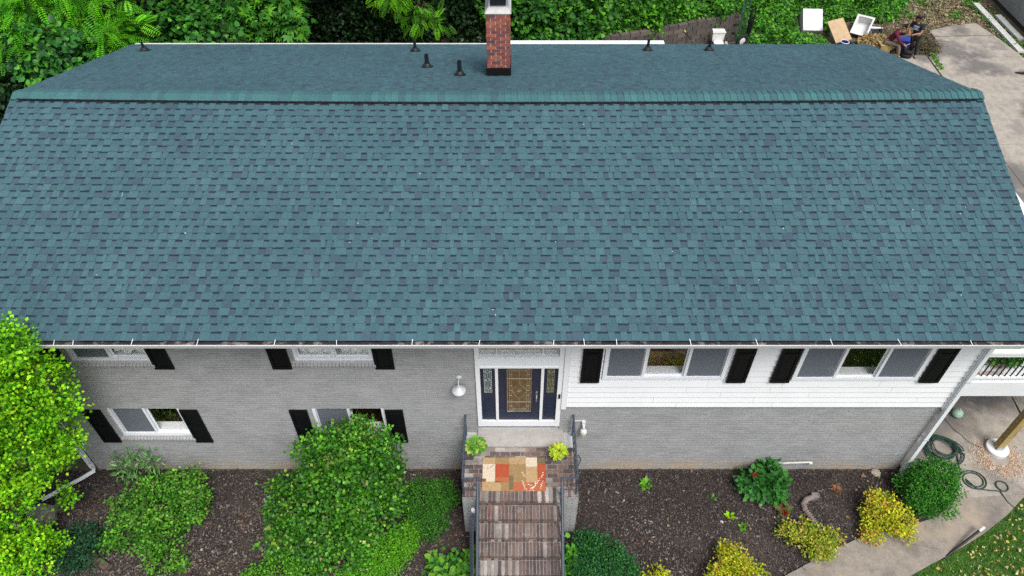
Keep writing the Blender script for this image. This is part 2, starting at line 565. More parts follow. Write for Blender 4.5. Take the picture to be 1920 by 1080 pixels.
def limb_set(mb, base, tips, r0, r1, bend=.15):
    for t in tips:
        a, b = Vector(base), Vector(t)
        mid = a.lerp(b, .5) + Vector((R.uniform(-bend, bend), R.uniform(-bend, bend), R.uniform(0, bend)))
        mb.tube([a, a.lerp(mid, .6), mid, mid.lerp(b, .6), b], [r0, r0 * .8, (r0 + r1) / 2, r1 * 1.3, r1], 6)

# ================================================================== SETTING
def inpoly(px, py, poly):
    px, py = np.asarray(px), np.asarray(py)
    ins = np.zeros(px.shape, bool)
    n = len(poly)
    for i in range(n):
        x0, y0 = poly[i]; x1, y1 = poly[(i + 1) % n]
        c = ((y0 > py) != (y1 > py)) & (px < (x1 - x0) * (py - y0) / (y1 - y0 + 1e-12) + x0)
        ins ^= c
    return ins

def grid(name, xs, ys, zf, m, kind='structure'):
    X, Y = np.meshgrid(xs, ys)
    Z = zf(X, Y)
    V = np.stack([X, Y, Z], -1).reshape(-1, 3)
    nx, ny = len(xs), len(ys)
    i = (np.arange(ny - 1)[:, None] * nx + np.arange(nx - 1)[None]).reshape(-1, 1)
    F = np.concatenate([i, i + 1, i + nx + 1, i + nx], 1)
    o = np_mesh(name, V, F, np.ones((len(V), 3)), m, smooth=True)
    return tag(o, kind=kind)

mb = MB()
mb.face([(-600, -600, -.06), (600, -600, -.06), (600, 600, -.06), (-600, 600, -.06)])
tag(mb.build('ground', 'soil'), kind='structure')

def wall_y(x):
    return 17.4 + (x - 2.8) * .345
def hill_h(X, Y):
    d = Y - wall_y(np.clip(X, -6, 9.3)) - .12
    behind = np.clip(d / .12, 0, 1) * 1.0 + np.clip(d, 0, 60) * .22
    east = np.clip(Y - 19.9, 0, 60) * .28
    west = np.clip(Y - 15.5, 0, 60) * .25
    t = np.clip((X - 9.1) / .5, 0, 1)
    t2 = np.clip((16.5 - X) / 2.0, 0, 1)
    h = behind * (1 - t) + east * t * t2
    tw = np.clip((X + 4) / 4, 0, 1)
    h = h * tw + west * (1 - tw)
    return h
def hill_z(X, Y):
    return hill_h(X, Y) - .045 + .05 * np.sin(X * 1.7) * np.sin(Y * 2.1) * np.clip(hill_h(X, Y), 0, 1)
grid('hillside', np.arange(-40, 40.1, .3), np.concatenate([np.arange(14.5, 24, .12), np.arange(24, 60, 1.5)]), hill_z, 'soil')

def bed_z(X, Y):
    edge = np.clip(-Y / .5, 0, 1)
    return .012 + edge * (.02 + .014 * np.sin(X * 1.9 + 1) * np.sin(Y * 2.3) + .006 * np.sin(X * 7.1) * np.sin(Y * 6.3))
WALK_IN = [(11.5, 1.9), (9.55, -.75), (9.0, -1.16), (8.3, -1.38), (7.4, -1.62), (6.56, -1.98), (5.5, -2.5), (4.0, -3.4), (2.4, -4.1), (.9, -4.5)]
WALK_OUT = [(11.5, .1), (11.12, -.65), (10.5, -1.12), (9.8, -1.55), (9.05, -1.93), (8.45, -2.2), (7.6, -2.6), (6.0, -3.7), (4.2, -4.9), (1.4, -6.0)]
BED_POLY = [(-13, .02), (-13, -7), (.9, -7), (.9, -4.5)] + WALK_IN[::-1][1:9] + [(8.62, -.6), (8.62, .02)]
bedmb_x = np.arange(-13, 9.3, .16)
X, Y = np.meshgrid(bedmb_x, np.arange(-7, .05, .12))
Z = bed_z(X, Y)
V = np.stack([X, Y, Z], -1).reshape(-1, 3)
nx, ny = X.shape[1], X.shape[0]
i = (np.arange(ny - 1)[:, None] * nx + np.arange(nx - 1)[None]).reshape(-1, 1)
F = np.concatenate([i, i + 1, i + nx + 1, i + nx], 1)
cx, cy = V[F].mean(1)[:, 0], V[F].mean(1)[:, 1]
pcx = cx + .1
keep = inpoly(np.clip(cx, -12.9, 9.2), np.minimum(cy, -.01), [(-13, .1), (-13, -7), (.9, -7), (.9, -4.5)] + [(a + .3, b - .3) for a, b in WALK_IN[::-1][1:9]] + [(9.5, -.6), (9.3, .1)])
tag(np_mesh('mulch_bed', V, F[keep], np.ones((len(V), 3)), 'mulch_bed', smooth=True), kind='structure')

# lawn beyond the path
LAWN = [(a, b) for a, b in WALK_OUT] + [(1.4, -9), (16, -9), (16, .4), (11.5, .4)]
mb = MB()
mb.prism([(x, y) for x, y in LAWN][::-1], -.05, .0)
tag(mb.build('lawn', 'turf'), kind='structure')
# grass blades
n = 90000
gx, gy = NR.uniform(6.5, 13.5, n), NR.uniform(-4.2, .4, n)
ins = inpoly(gx, gy, LAWN)
gx, gy = gx[ins], gy[ins]
patch = .5 + .5 * np.sin(gx * 2.3 + 1.2) * np.sin(gy * 3.1 + gx)
k = NR.random(len(gx)) < .45 + .55 * patch
gx, gy = gx[k], gy[k]
n = len(gx)
pos = np.stack([gx, gy, np.zeros(n)], 1)
d = unit(np.stack([NR.normal(0, .7, n), NR.normal(0, .7, n), np.ones(n)], 1))
nr = unit(NR.normal(size=(n, 3)))
col = pick([(.08, .27, .03), (.12, .36, .035), (.06, .20, .035), (.24, .40, .06)], n) * NR.uniform(.7, 1.2, (n, 1))
tag(np_mesh('grass', *scatter(BLADE, pos, d, nr, NR.uniform(.05, .13, n), col), 'grass'),
    'short green grass of the lawn beyond the concrete path', 'grass', kind='stuff')
n = 850
gx, gy = NR.uniform(7, 13, n * 4), NR.uniform(-4, .2, n * 4)
den = np.exp(-((gx - 10.6) ** 2 + (gy + 2.3) ** 2) / 2.2) + .25
ins = inpoly(gx, gy, [(a + .05, b - .05) for a, b in LAWN]) & (NR.random(n * 4) < den)
gx, gy = gx[ins][:n], gy[ins][:n]
n = len(gx)
pos = np.stack([gx, gy, NR.uniform(.05, .10, n)], 1)
a = NR.uniform(0, 6.3, n)
tag(np_mesh('fallen_leaves', *scatter(L4W, pos, np.stack([np.cos(a), np.sin(a), NR.normal(0, .4, n)], 1), unit(np.stack([NR.normal(0, .7, n), NR.normal(0, .7, n), np.ones(n)], 1)),
    NR.uniform(.03, .085, n), pick([(.62, .52, .12), (.55, .48, .2), (.5, .3, .1), (.6, .55, .3)], n) * NR.uniform(.7, 1.1, (n, 1))), 'leaf'),
    'yellow fallen leaves scattered over the grass by the path', 'leaves', kind='stuff')

# mulch chips (too many to count)
n = 150000
gx, gy = NR.uniform(-11.5, 9.4, n), NR.uniform(-3.4, -.02, n)
ins = inpoly(gx, gy, BED_POLY) & ~((gx > -1) & (gx < 1.35) & (gy > -1.55))
gx, gy = gx[ins], gy[ins]
n = len(gx)
left = np.clip((-gx - 1.2) / 1.0, 0, 1)
dry = np.clip(.5 + .55 * np.sin(gx * 1.1 + .5) * np.sin(gy * 1.9 + gx * .6) + (-gy - 1.1) * .5, 0, 1)
light = pick([(.26, .205, .165), (.24, .21, .20), (.32, .28, .255), (.20, .125, .08)], n)
light = np.where((gx > 1)[:, None], light * .3 + .7 * light.mean(1, keepdims=True) * np.array((1.02, .97, .97)), light)
dark = pick([(.044, .035, .032), (.068, .054, .049), (.102, .080, .069), (.030, .026, .026)], n)
pl = .06 + .17 * dry + .18 * left * dry
sel = NR.random(n) < pl
col = np.where(sel[:, None], light * NR.uniform(.4, .95, (n, 1)), dark * NR.uniform(.6, 1.4, (n, 1)))
pos = np.stack([gx, gy, bed_z(gx, gy) + NR.uniform(.0, .03, n)], 1)
a = NR.uniform(0, 6.3, n)
d = np.stack([np.cos(a), np.sin(a), NR.normal(0, .25, n)], 1)
nr = unit(np.stack([NR.normal(0, .45, n), NR.normal(0, .45, n), np.ones(n)], 1))
tag(np_mesh('mulch_chips', *scatter(CHIP, pos, d, nr, NR.uniform(.012, .042, n) * np.where(NR.random(n) < .02, 2.4, 1), col), 'chip'),
    'dark shredded bark mulch covering the front planting beds', 'mulch', kind='stuff')

n = 900
gx, gy = NR.uniform(-11, 9, n * 5), NR.uniform(-3.3, -.05, n * 5)
cl_ = np.zeros(n * 5)
for qx, qy, qs in ((2.6, -1.55, .35), (3.3, -1.9, .4), (7.4, -1.0, .5), (7.9, -.2, .4), (-5.6, -1.9, .6), (-1.4, -1.75, .35), (-6.2, -2.2, .5), (5.0, -1.1, .4), (8.2, -.5, .5)):
    cl_ += np.exp(-((gx - qx) ** 2 + (gy - qy) ** 2) / qs ** 2)
ins = inpoly(gx, gy, BED_POLY) & ~((gx > -1) & (gx < 1.35) & (gy > -1.55)) & (NR.random(n * 5) < .05 + .6 * cl_)
gx, gy = gx[ins][:n], gy[ins][:n]
n = len(gx)
a = NR.uniform(0, 6.3, n)
tag(np_mesh('dry_leaves', *scatter(L4W, np.stack([gx, gy, bed_z(gx, gy) + NR.uniform(.02, .05, n)], 1), np.stack([np.cos(a), np.sin(a), NR.normal(0, .4, n)], 1), unit(np.stack([NR.normal(0, .5, n), NR.normal(0, .5, n), np.ones(n)], 1)),
    NR.uniform(.03, .075, n), pick([(.30, .20, .12), (.36, .27, .18), (.24, .14, .075), (.20, .19, .08), (.4, .36, .3)], n) * NR.uniform(.6, 1.1, (n, 1))), 'leaf'),
    'dry tan leaves caught in the mulch of the front beds', 'leaves', kind='stuff')

# path: cast slabs with open joints
walk = MB()
walk.prism([(a, b) for a, b in WALK_IN] + [(a, b) for a, b in WALK_OUT[::-1]], -.05, .03)
wo_ = tag(walk.build('path', 'crack'), kind='structure')
cuts = [(1, 4), (4, 6), (6, 7), (7, 8), (8, 9)]
for a, b in cuts:
    poly = WALK_IN[a:b + 1] + WALK_OUT[a:b + 1][::-1]
    c = (sum(p[0] for p in poly) / len(poly), sum(p[1] for p in poly) / len(poly))
    poly = [(p[0] + (c[0] - p[0]) * .005, p[1] + (c[1] - p[1]) * .005) for p in poly]
    m_ = MB(); m_.prism(poly, -.03, .072)
    m_.build('slab', 'concrete_walk', wo_)
# patio and driveway slabs beside the house
dm = MB()
dm.prism([(8.62, .02), (8.62, 19.2), (16.2, 18.2), (17.1, 19.5), (17.0, 20.1), (18.1, 20.6), (19.3, 20.8), (19.9, 18.2), (19.9, -.2), (11.9, -.0), (11.5, .1), (11.12, -.65), (9.55, -.75), (9.1, .02)][::-1], -.05, .03)
drive = tag(dm.build('driveway', 'crack'), kind='structure')
def slab(poly, z=.06):
    c = (sum(p[0] for p in poly) / len(poly), sum(p[1] for p in poly) / len(poly))
    q = []
    for p in poly:
        v = Vector((c[0] - p[0], c[1] - p[1])); v.normalize()
        q.append((p[0] + v.x * .012, p[1] + v.y * .012))
    a2 = sum(q[i][0] * q[(i + 1) % len(q)][1] - q[(i + 1) % len(q)][0] * q[i][1] for i in range(len(q)))
    if a2 < 0: q = q[::-1]
    m_ = MB(); m_.prism(q, -.03, z)
    return m_.build('slab', 'concrete', drive)
slab([(8.64, .03), (9.1, .03), (9.55, -.755), (11.12, -.655), (11.5, .12), (11.9, .4), (12.0, 2.1), (8.64, 2.1)])
for ya, yb in ((2.1, 5.4), (5.4, 8.8), (8.8, 12.2), (12.2, 15.4)):
    for xa, xb in ((8.64, 12.3), (12.3, 16.1), (16.1, 19.88)):
        slab([(xa, ya), (xb, ya), (xb, yb), (xa, yb)])
slab([(12.0, -.15), (15.9, -.15), (15.9, 2.1), (12.0, 2.1)]); slab([(15.9, -.15), (19.88, -.15), (19.88, 2.1), (15.9, 2.1)])
slab([(8.64, 15.4), (12.3, 15.4), (12.3, 18.5), (8.64, 18.9)])
slab([(12.3, 15.4), (16.1, 15.4), (16.15, 18.1), (12.3, 18.5)])
slab([(16.15, 15.4), (19.88, 15.4), (19.88, 18.0), (16.2, 18.0)])
slab([(16.25, 18.0), (19.88, 18.0), (19.55, 19.7), (17.1, 19.6)])
slab([(17.05, 19.65), (19.52, 19.75), (19.25, 20.75), (18.1, 20.55), (17.05, 20.1)])
# the wandering crack across the patio slab
mb = MB()
pts = [(10.13, 1.62), (10.12, 1.3), (10.22, 1.0), (10.33, .86), (10.4, .70), (10.52, .58), (10.72, .48)]
for (p, q) in zip(pts, pts[1:]):
    w0 = R.uniform(.006, .014)
    mb.face([(p[0] - w0, p[1] - w0 * .5, .0625), (q[0] - w0, q[1] - w0 * .5, .0625), (q[0] + w0, q[1] + w0 * .5, .0625), (p[0] + w0, p[1] + w0 * .5, .0625)])
mb.build('crack', 'crack', drive)

# ================================================================== HOUSE
house = thing('house', 'long raised ranch house with teal green shingle roof and grey painted brick front', 'house', (0, 4, 0))
XA, XB = -9.56, 8.98
YE, YR, YB, ZR, TAN = -.835, 3.98, 8.82, 7.06, .3264
TH = math.atan(TAN); CO, SI = math.cos(TH), math.sin(TH)
SL = (YR - YE) / CO
def sag(x, y):
    return -.075 * max(0, 1 - ((x + .29) / 9.3) ** 2) * max(0, 1 - abs(y - YR) / 4.84)
def rz(x, y):
    return ZR - abs(y - YR) * TAN + sag(x, y)
def rp(x, s, h, front=True):
    y = YE + s * CO if front else YB - s * CO
    return (x, y + (-h * SI if front else h * SI), rz(x, y) + h * CO)

# roof deck
mb = MB()
nx = 24
for side in (True, False):
    for i in range(nx):
        xa = XA + .01 + (XB - XA - .02) * i / nx; xb = XA + .01 + (XB - XA - .02) * (i + 1) / nx
        a, b, c, d = rp(xa, .01, -.012, side), rp(xb, .01, -.012, side), rp(xb, SL, -.012, side), rp(xa, SL, -.012, side)
        lo = [(p[0], p[1], p[2] - .09) for p in (a, b, c, d)]
        if side:
            mb.hexa(lo + [a, b, c, d])
        else:
            mb.hexa([lo[1], lo[0], lo[3], lo[2], b, a, d, c])
roof = mb.build('roof', 'flashing', house)

LIGHT = [(.055, .115, .134), (.058, .121, .139), (.053, .110, .130)]
MID = [(.050, .104, .125), (.051, .101, .124), (.049, .108, .126)]
DUSK = [(.049, .086, .112), (.050, .083, .110)]
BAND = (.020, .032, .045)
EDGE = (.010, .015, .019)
def tone(c, a=.07):
    k = R.uniform(1 - a, 1 + a)
    return (c[0] * k, c[1] * k, c[2] * k)
def shingles(front, e=.1435):
    pcs = []
    nrow = int(SL / e)
    for i in range(nrow + 1):
        s0 = i * e - (.02 if i == 0 else 0)
        s1 = min((i + 1) * e + .012, SL - .02)
        if s1 - s0 < .04: continue
        x = XA + (0 if i % 2 else -.07) - R.uniform(0, .12)
        drift = R.uniform(-.0035, .0035)
        tooth = True
        region = R.uniform(0, 6.28)
        while x < XB:
            if tooth:
                w = R.choice((.075, .09, .105, .115, .13, .145, .175)) + R.uniform(-.01, .01)
            else:
                w = R.choice((.03, .08, .09, .10, .11, .12, .13, .12, .10, .18)) + R.uniform(-.008, .008)
            x0, x1 = max(x, XA), min(x + w, XB)
            if x1 - x0 > .012:
                sa, sb = s0 + drift + R.uniform(-.0015, .0015), s1 + drift
                if tooth:
                    f1, f2 = R.uniform(-.010, .010), R.uniform(-.010, .010)
                    xl, xr = max(XA, x0 + f1), min(XB, x1 + f2)
                    q = R.random()
                    c = tone(R.choice(LIGHT if q < .62 else (MID if q < .94 else DUSK)))
                    h0, h1 = (.0155 if front else .0085), .006
                    P = [rp(xl, sa, h0, front), rp(xr, sa, h0, front), rp(x1, sb, h1, front), rp(x0, sb, h1, front)]
                    B = [rp(xl, sa, 0, front), rp(xr, sa, 0, front), rp(x1, sb, -.002, front), rp(x0, sb, -.002, front)]
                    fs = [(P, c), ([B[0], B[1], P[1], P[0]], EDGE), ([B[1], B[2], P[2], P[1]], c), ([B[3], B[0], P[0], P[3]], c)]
                else:
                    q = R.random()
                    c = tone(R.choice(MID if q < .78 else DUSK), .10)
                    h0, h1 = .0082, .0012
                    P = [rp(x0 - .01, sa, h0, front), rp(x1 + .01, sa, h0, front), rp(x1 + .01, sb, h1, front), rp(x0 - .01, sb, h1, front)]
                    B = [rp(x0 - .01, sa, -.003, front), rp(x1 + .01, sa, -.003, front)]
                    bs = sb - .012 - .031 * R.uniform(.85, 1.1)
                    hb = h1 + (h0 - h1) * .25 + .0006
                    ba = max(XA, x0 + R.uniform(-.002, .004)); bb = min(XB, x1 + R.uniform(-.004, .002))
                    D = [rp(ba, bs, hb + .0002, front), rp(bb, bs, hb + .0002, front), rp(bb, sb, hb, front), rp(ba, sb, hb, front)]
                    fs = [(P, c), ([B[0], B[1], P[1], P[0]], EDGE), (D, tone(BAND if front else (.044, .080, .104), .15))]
                if not front:
                    fs = [(list(reversed(a)), b) for a, b in fs]
                pcs.append((i, x0, x1, fs))
            x += w
            tooth = not tooth
    return pcs
pcs = shingles(True)
vis = sorted([p for p in pcs if p[0] <= 3 and p[2] - p[1] > .05 and -8.1 < p[1] < 8.2], key=lambda p: p[0])[:300]
vid = set(id(p) for p in vis)
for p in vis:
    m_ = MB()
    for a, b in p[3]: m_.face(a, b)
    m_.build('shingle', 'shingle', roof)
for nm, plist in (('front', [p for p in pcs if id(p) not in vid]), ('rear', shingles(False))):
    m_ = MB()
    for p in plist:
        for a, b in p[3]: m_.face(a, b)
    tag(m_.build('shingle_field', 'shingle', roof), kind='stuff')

# pale flakes and chalk scuffs left on the new shingles
m_ = MB()
for k in range(22):
    sx, ss = R.uniform(XA + .3, XB - .3), R.uniform(.3, SL - .4)
    if R.random() < .5: sx = R.gauss(-1.0, 1.6)
    l, w = (R.uniform(.05, .11), .004) if R.random() < .2 else (R.uniform(.008, .022), R.uniform(.006, .013))
    h = .019
    m_.face([rp(sx - w, ss, h), rp(sx + w, ss, h), rp(sx + w, ss + l, h), rp(sx - w, ss + l, h)], tone((.42, .50, .50), .3))
tag(m_.build('scuff', 'shingle', roof), kind='stuff')

# ridge vent with its black mesh edge, and the cap shingles over it
mb = MB()
n = 40
for i in range(n):
    xa, xb = XA + .17 + (XB - XA - .30) * i / n, XA + .17 + (XB - XA - .30) * (i + 1) / n
    for fr in (True, False):
        s_lo, s_hi = SL - .185, SL
        pa = [rp(xa, s_lo, .004, fr), rp(xb, s_lo, .004, fr), rp(xb, s_hi, .004, fr), rp(xa, s_hi, .004, fr)]
        jig = .004 * math.sin(i * 1.9)
        pt = [rp(xa, s_lo + .004, .040 + jig, fr), rp(xb, s_lo + .004, .040 + .004 * math.sin((i + 1) * 1.9), fr), rp(xb, s_hi, .042, fr), rp(xa, s_hi, .042, fr)]
        mb.hexa((pa + pt) if fr else ([pa[1], pa[0], pa[3], pa[2]] + [pt[1], pt[0], pt[3], pt[2]]))
mb.build('ridge_vent', 'vent_black', roof)
CAPC = [(.050, .134, .140), (.049, .128, .136), (.053, .140, .145), (.049, .122, .134), (.049, .104, .122)]
x = XA + .02
k = 0
while x < XB - .02:
    w = .127
    m_ = MB()
    c = tone(CAPC[4] if R.random() < .10 else R.choice(CAPC[:4]), .07)
    inside = XA + .05 < x < XB - .1
    hv = .046 if inside else .020
    prof = []
    for fr, ss in ((True, SL - .165), (True, SL - .06), (None, SL), (False, SL - .06), (False, SL - .165)):
        prof.append((fr, ss))
    xl, xr = x, min(x + w + .035, XB)
    def cp(xx, fr, ss, h):
        return rp(xx, ss, h, True if fr is None else fr)
    lift = R.uniform(0, .004)
    for (fa, sa), (fb, sb) in zip(prof, prof[1:]):
        m_.face([cp(xl, fa, sa, hv + .013 + lift), cp(xr, fa, sa, hv + .002), cp(xr, fb, sb, hv + .002), cp(xl, fb, sb, hv + .013 + lift)], c)
        m_.face([cp(xl, fb, sb, hv - .002), cp(xl, fa, sa, hv - .002), cp(xl, fa, sa, hv + .013 + lift), cp(xl, fb, sb, hv + .013 + lift)], (.040, .10, .106))
    m_.face([cp(xl, True, SL - .165, hv - .004), cp(xr, True, SL - .165, hv - .004), cp(xr, True, SL - .165, hv + .002), cp(xl, True, SL - .165, hv + .013 + lift)], EDGE)
    m_.face([cp(xr, False, SL - .165, hv - .004), cp(xl, False, SL - .165, hv - .004), cp(xl, False, SL - .165, hv + .013 + lift), cp(xr, False, SL - .165, hv + .002)], EDGE)
    m_.build('ridge_cap', 'shingle', roof)
    x += w
    k += 1

# fascia, soffit, rakes, drip edge
mb = MB(); mb.box(XA + .05, XB - .05, YE + .03, YE + .055, 5.24, 5.44); mb.box(XA + .05, XB - .05, YB - .055, YB - .03, 5.24, 5.44)
mb.build('fascia', 'trim', house)
mb = MB(); mb.box(XA + .06, XB - .06, YE + .056, -.001, 5.25, 5.27); mb.box(XA + .06, XB - .06, 8.0, YB - .056, 5.25, 5.27)
mb.build('soffit', 'trim', house)
for xe, sg in ((XA + .03, -1), (XB - .03, 1)):
    mb = MB()
    for fr in (True, False):
        a, b = rp(xe, .05, -.02, fr), rp(xe, SL, -.02, fr)
        w = .012
        mb.hexa([(xe - w, a[1], a[2] - .2), (xe + w, a[1], a[2] - .2), (xe + w, b[1], b[2] - .2), (xe - w, b[1], b[2] - .2),
                 (xe - w, a[1], a[2]), (xe + w, a[1], a[2]), (xe + w, b[1], b[2]), (xe - w, b[1], b[2])])
    mb.build('rake_board', 'trim', house)
# pale rear drip edge, and the taller white board seen past it on the right half
mb = MB(); mb.box(XA + .05, -.1, YB + .022, YB + .10, 5.40, 5.47)
mb.build('drip_edge', 'plank', house)
mb = MB(); mb.box(-.09, 3.93, 9.25, 9.42, 5.02, 5.275); mb.box(-.05, .05, 9.30, 9.38, 0, 5.02); mb.box(3.75, 3.85, 9.30, 9.38, 0, 5.02)
mb.build('rear_beam', 'trim', house)

# ---- gutter
gz = 5.475
mb = MB()
x0, x1 = XA + .04, XB - .02
prof = [(YE + .02, gz + .0), (YE + .02, gz - .11), (YE - .06, gz - .11), (YE - .092, gz - .03), (YE - .096, gz + .0), (YE - .112, gz + .006), (YE - .112, gz - .008), (YE - .104, gz - .03), (YE - .068, gz - .122), (YE + .024, gz - .122)]
for (a, b), (c, d) in zip(prof, prof[1:]):
    mb.face([(x0, a, b), (x1, a, b), (x1, c, d), (x0, c, d)])
for xe in (x0, x1):
    mb.face([(xe, a, b) for a, b in prof])
gut = mb.build('gutter', 'trim', house)
X_ = np.linspace(x0 + .02, x1 - .02, 400)
Yg = np.linspace(YE - .09, YE + .015, 6)
XX, YY = np.meshgrid(X_, Yg)
ZZ = gz - .045 + .018 * NR.random(XX.shape) + .012 * np.sin(XX * 3.1)
V = np.stack([XX, YY, ZZ], -1).reshape(-1, 3)
ii = (np.arange(5)[:, None] * 400 + np.arange(399)[None]).reshape(-1, 1)
o = np_mesh('gutter_debris', V, np.concatenate([ii, ii + 1, ii + 401, ii + 400], 1), np.ones((len(V), 3)), 'gutter_in', parent=gut)
tag(o, kind='stuff')
for px in (95, 131, 241, 365, 511, 629, 771, 897, 1038, 1097, 1158, 1298, 1424, 1565, 1695, 1829):
    xx = (px - 960) / 1400 * 11.95
    mb = MB(); s_ = R.uniform(-.03, .03)
    mb.hexa([(xx - .0045, YE - .105, gz + .006), (xx + .0045, YE - .105, gz + .006), (xx + .0045 + s_, YE + .01, gz + .022), (xx - .0045 + s_, YE + .01, gz + .022),
             (xx - .0045, YE - .105, gz + .011), (xx + .0045, YE - .105, gz + .011), (xx + .0045 + s_, YE + .01, gz + .028), (xx - .0045 + s_, YE + .01, gz + .028)])
    mb.build('hanger', 'trim', gut)
mb = MB(); mb.lathe((8.55, YE - .06, gz - .03), [(0, .05), (.03, .045), (.045, .02), (.045, -.02)], 10)
mb.build('strainer', 'lamp_metal', gut)

# ---- walls
def cutrect(x0, x1, z0, z1, ops):
    xs = sorted(set([x0, x1] + [v for o in ops for v in o[:2] if x0 < v < x1]))
    out = []
    for a, b in zip(xs, xs[1:]):
        m = (a + b) / 2
        zz = [z0]
        for o in sorted([o for o in ops if o[0] <= m <= o[1]], key=lambda o: o[2]):
            zz += [max(z0, o[2]), min(z1, o[3])]
        zz.append(z1)
        for k in range(0, len(zz), 2):
            if zz[k + 1] - zz[k] > 1e-4: out.append((a, b, zz[k], zz[k + 1]))
    return out
WIN_L = [(-8.14, -6.68, 3.86, 4.92), (-4.03, -2.57, 3.86, 4.92), (-8.14, -6.68, 1.36, 2.37), (-4.03, -2.57, 1.36, 2.37)]
WIN_R = [(1.70, 4.01, 3.40, 4.92), (5.29, 7.67, 3.37, 4.92)]
DOOR = (-.69, .97, 1.60, 4.62)
XL, XRW = -9.2, 8.56
brick_me = []
BRC = [(.290, .295, .300), (.304, .309, .314), (.276, .281, .287), (.312, .316, .320), (.292, .297, .302)]
for k in range(10):
    m_ = MB(tone(BRC[k % 5], .05)); j = .0015 * (k % 3)
    m_.box(0, .196, -.002 - j, .012, 0, .055, skip='k')
    me = m_.mesh('brick'); me.materials.append(MT['brick_paint']); brick_me.append(me)
def brickwork(parent, x0, x1, z0, z1, ops, nsingle=0, zmax=9):
    pitch, bl, ch, bh = .203, .196, .0677, .055
    lst = []
    k = 0
    z = z0 + .004
    while z + bh < z1 + .02:
        free = [(x0, x1)]
        for o in ops:
            if o[2] - .02 < z + bh / 2 < o[3] + .01:
                nf = []
                for a, b in free:
                    if o[1] <= a or o[0] >= b: nf.append((a, b)); continue
                    if o[0] > a: nf.append((a, o[0]))
                    if o[1] < b: nf.append((o[1], b))
                free = nf
        xx = x0 - (pitch / 2 if k % 2 else 0)
        while xx < x1:
            for a, b in free:
                p, q = max(xx, a + .002), min(xx + bl, b - .002)
                if q - p > .03: lst.append((z, p, q))
            xx += pitch
        z += ch
        k += 1
    full = sorted([b for b in lst if b[2] - b[1] > .189 and b[0] < zmax], key=lambda b: -b[0])[:nsingle]
    fs = set(full)
    base = origin(parent)
    for b in full:
        piece('brick', R.choice(brick_me), parent, Vector((b[1], 0, b[0])) - base)
    m_ = MB()
    for b in lst:
        if b in fs: continue
        j = R.uniform(0, .003)
        m_.box(b[1], b[2], -.002 - j, .012, b[0], b[0] + bh, tone(R.choice(BRC), .05), skip='k')
    tag(m_.build('brick_field', 'brick_paint', parent), kind='stuff')
mb = MB()
for a, b, c, d in cutrect(XL, DOOR[0], 0, 5.26, WIN_L): mb.box(a, b, .0, .22, c, d)
wl = mb.build('brick_wall', 'mortar_paint', house)
sills = [(o[0] - .06, o[1] + .06, o[2] - .11, o[2]) for o in WIN_L]
brickwork(wl, XL, DOOR[0] - .002, 0, 5.24, WIN_L + sills, 240, 4.25)
mb = MB()
mb.box(DOOR[0], DOOR[1], .0, .22, 0, 1.60); mb.box(DOOR[1], XRW, .0, .22, 0, 2.5)
wr = mb.build('brick_wall', 'mortar_paint', house)
brickwork(wr, DOOR[1] + .002, XRW, 0, 2.48, [], 60, 2.5)
brickwork(wr, DOOR[0] + .002, DOOR[1] - .002, 0, 1.58, [], 0)
# sloping brick sills
for o in WIN_L:
    xx = o[0] - .055
    par = MB(); par.box(o[0] - .06, o[1] + .06, .0085, .09, o[2] - .105, o[2] - .012)
    sl = par.build('window_sill', 'mortar_paint', house)
    while xx < o[1] + .03:
        m_ = MB(tone(BRC[3], .05)); e_ = min(xx + .06, o[1] + .055)
        m_.hexa([(xx, -.055, o[2] - .115), (e_, -.055, o[2] - .115), (e_, .01, o[2] - .108), (xx, .01, o[2] - .108),
                 (xx, -.058, o[2] - .060), (e_, -.058, o[2] - .060), (e_, .075, o[2] - .004), (xx, .075, o[2] - .004)])
        m_.build('brick', 'brick_paint', sl)
        xx += .068
# gable and rear walls
mb = MB()
for xe in (XL, XRW - .2):
    mb.box(xe, xe + .2, .22, 8.0, 0, 5.24)
    mb.hexa([(xe, 0.05, 5.24), (xe + .2, .05, 5.24), (xe + .2, 7.95, 5.24), (xe, 7.95, 5.24),
             (xe, YR - .02, 6.78), (xe + .2, YR - .02, 6.78), (xe + .2, YR + .02, 6.78), (xe, YR + .02, 6.78)])
mb.box(XL, XRW, 8.0, 8.2, 0, 5.24)
mb.build('side_wall', 'mortar_paint', house)
mb = MB(); mb.box(XL + .2, XRW - .2, 4.6, 4.7, 0, 5.2); mb.box(-1.2, -1.1, .22, 4.6, 0, 5.2); mb.box(1.05, 1.12, .22, 4.6, 0, 5.2)
mb.build('interior_wall', 'room', house)
mb = MB(); mb.box(XL + .2, XRW - .2, .22, 4.6, 2.5, 2.62); mb.box(XL + .2, XRW - .2, .22, 4.6, -.02, .05); mb.box(XL + .2, XRW - .2, .22, 8, 5.15, 5.24)
mb.build('interior_floor', 'room_floor', house)

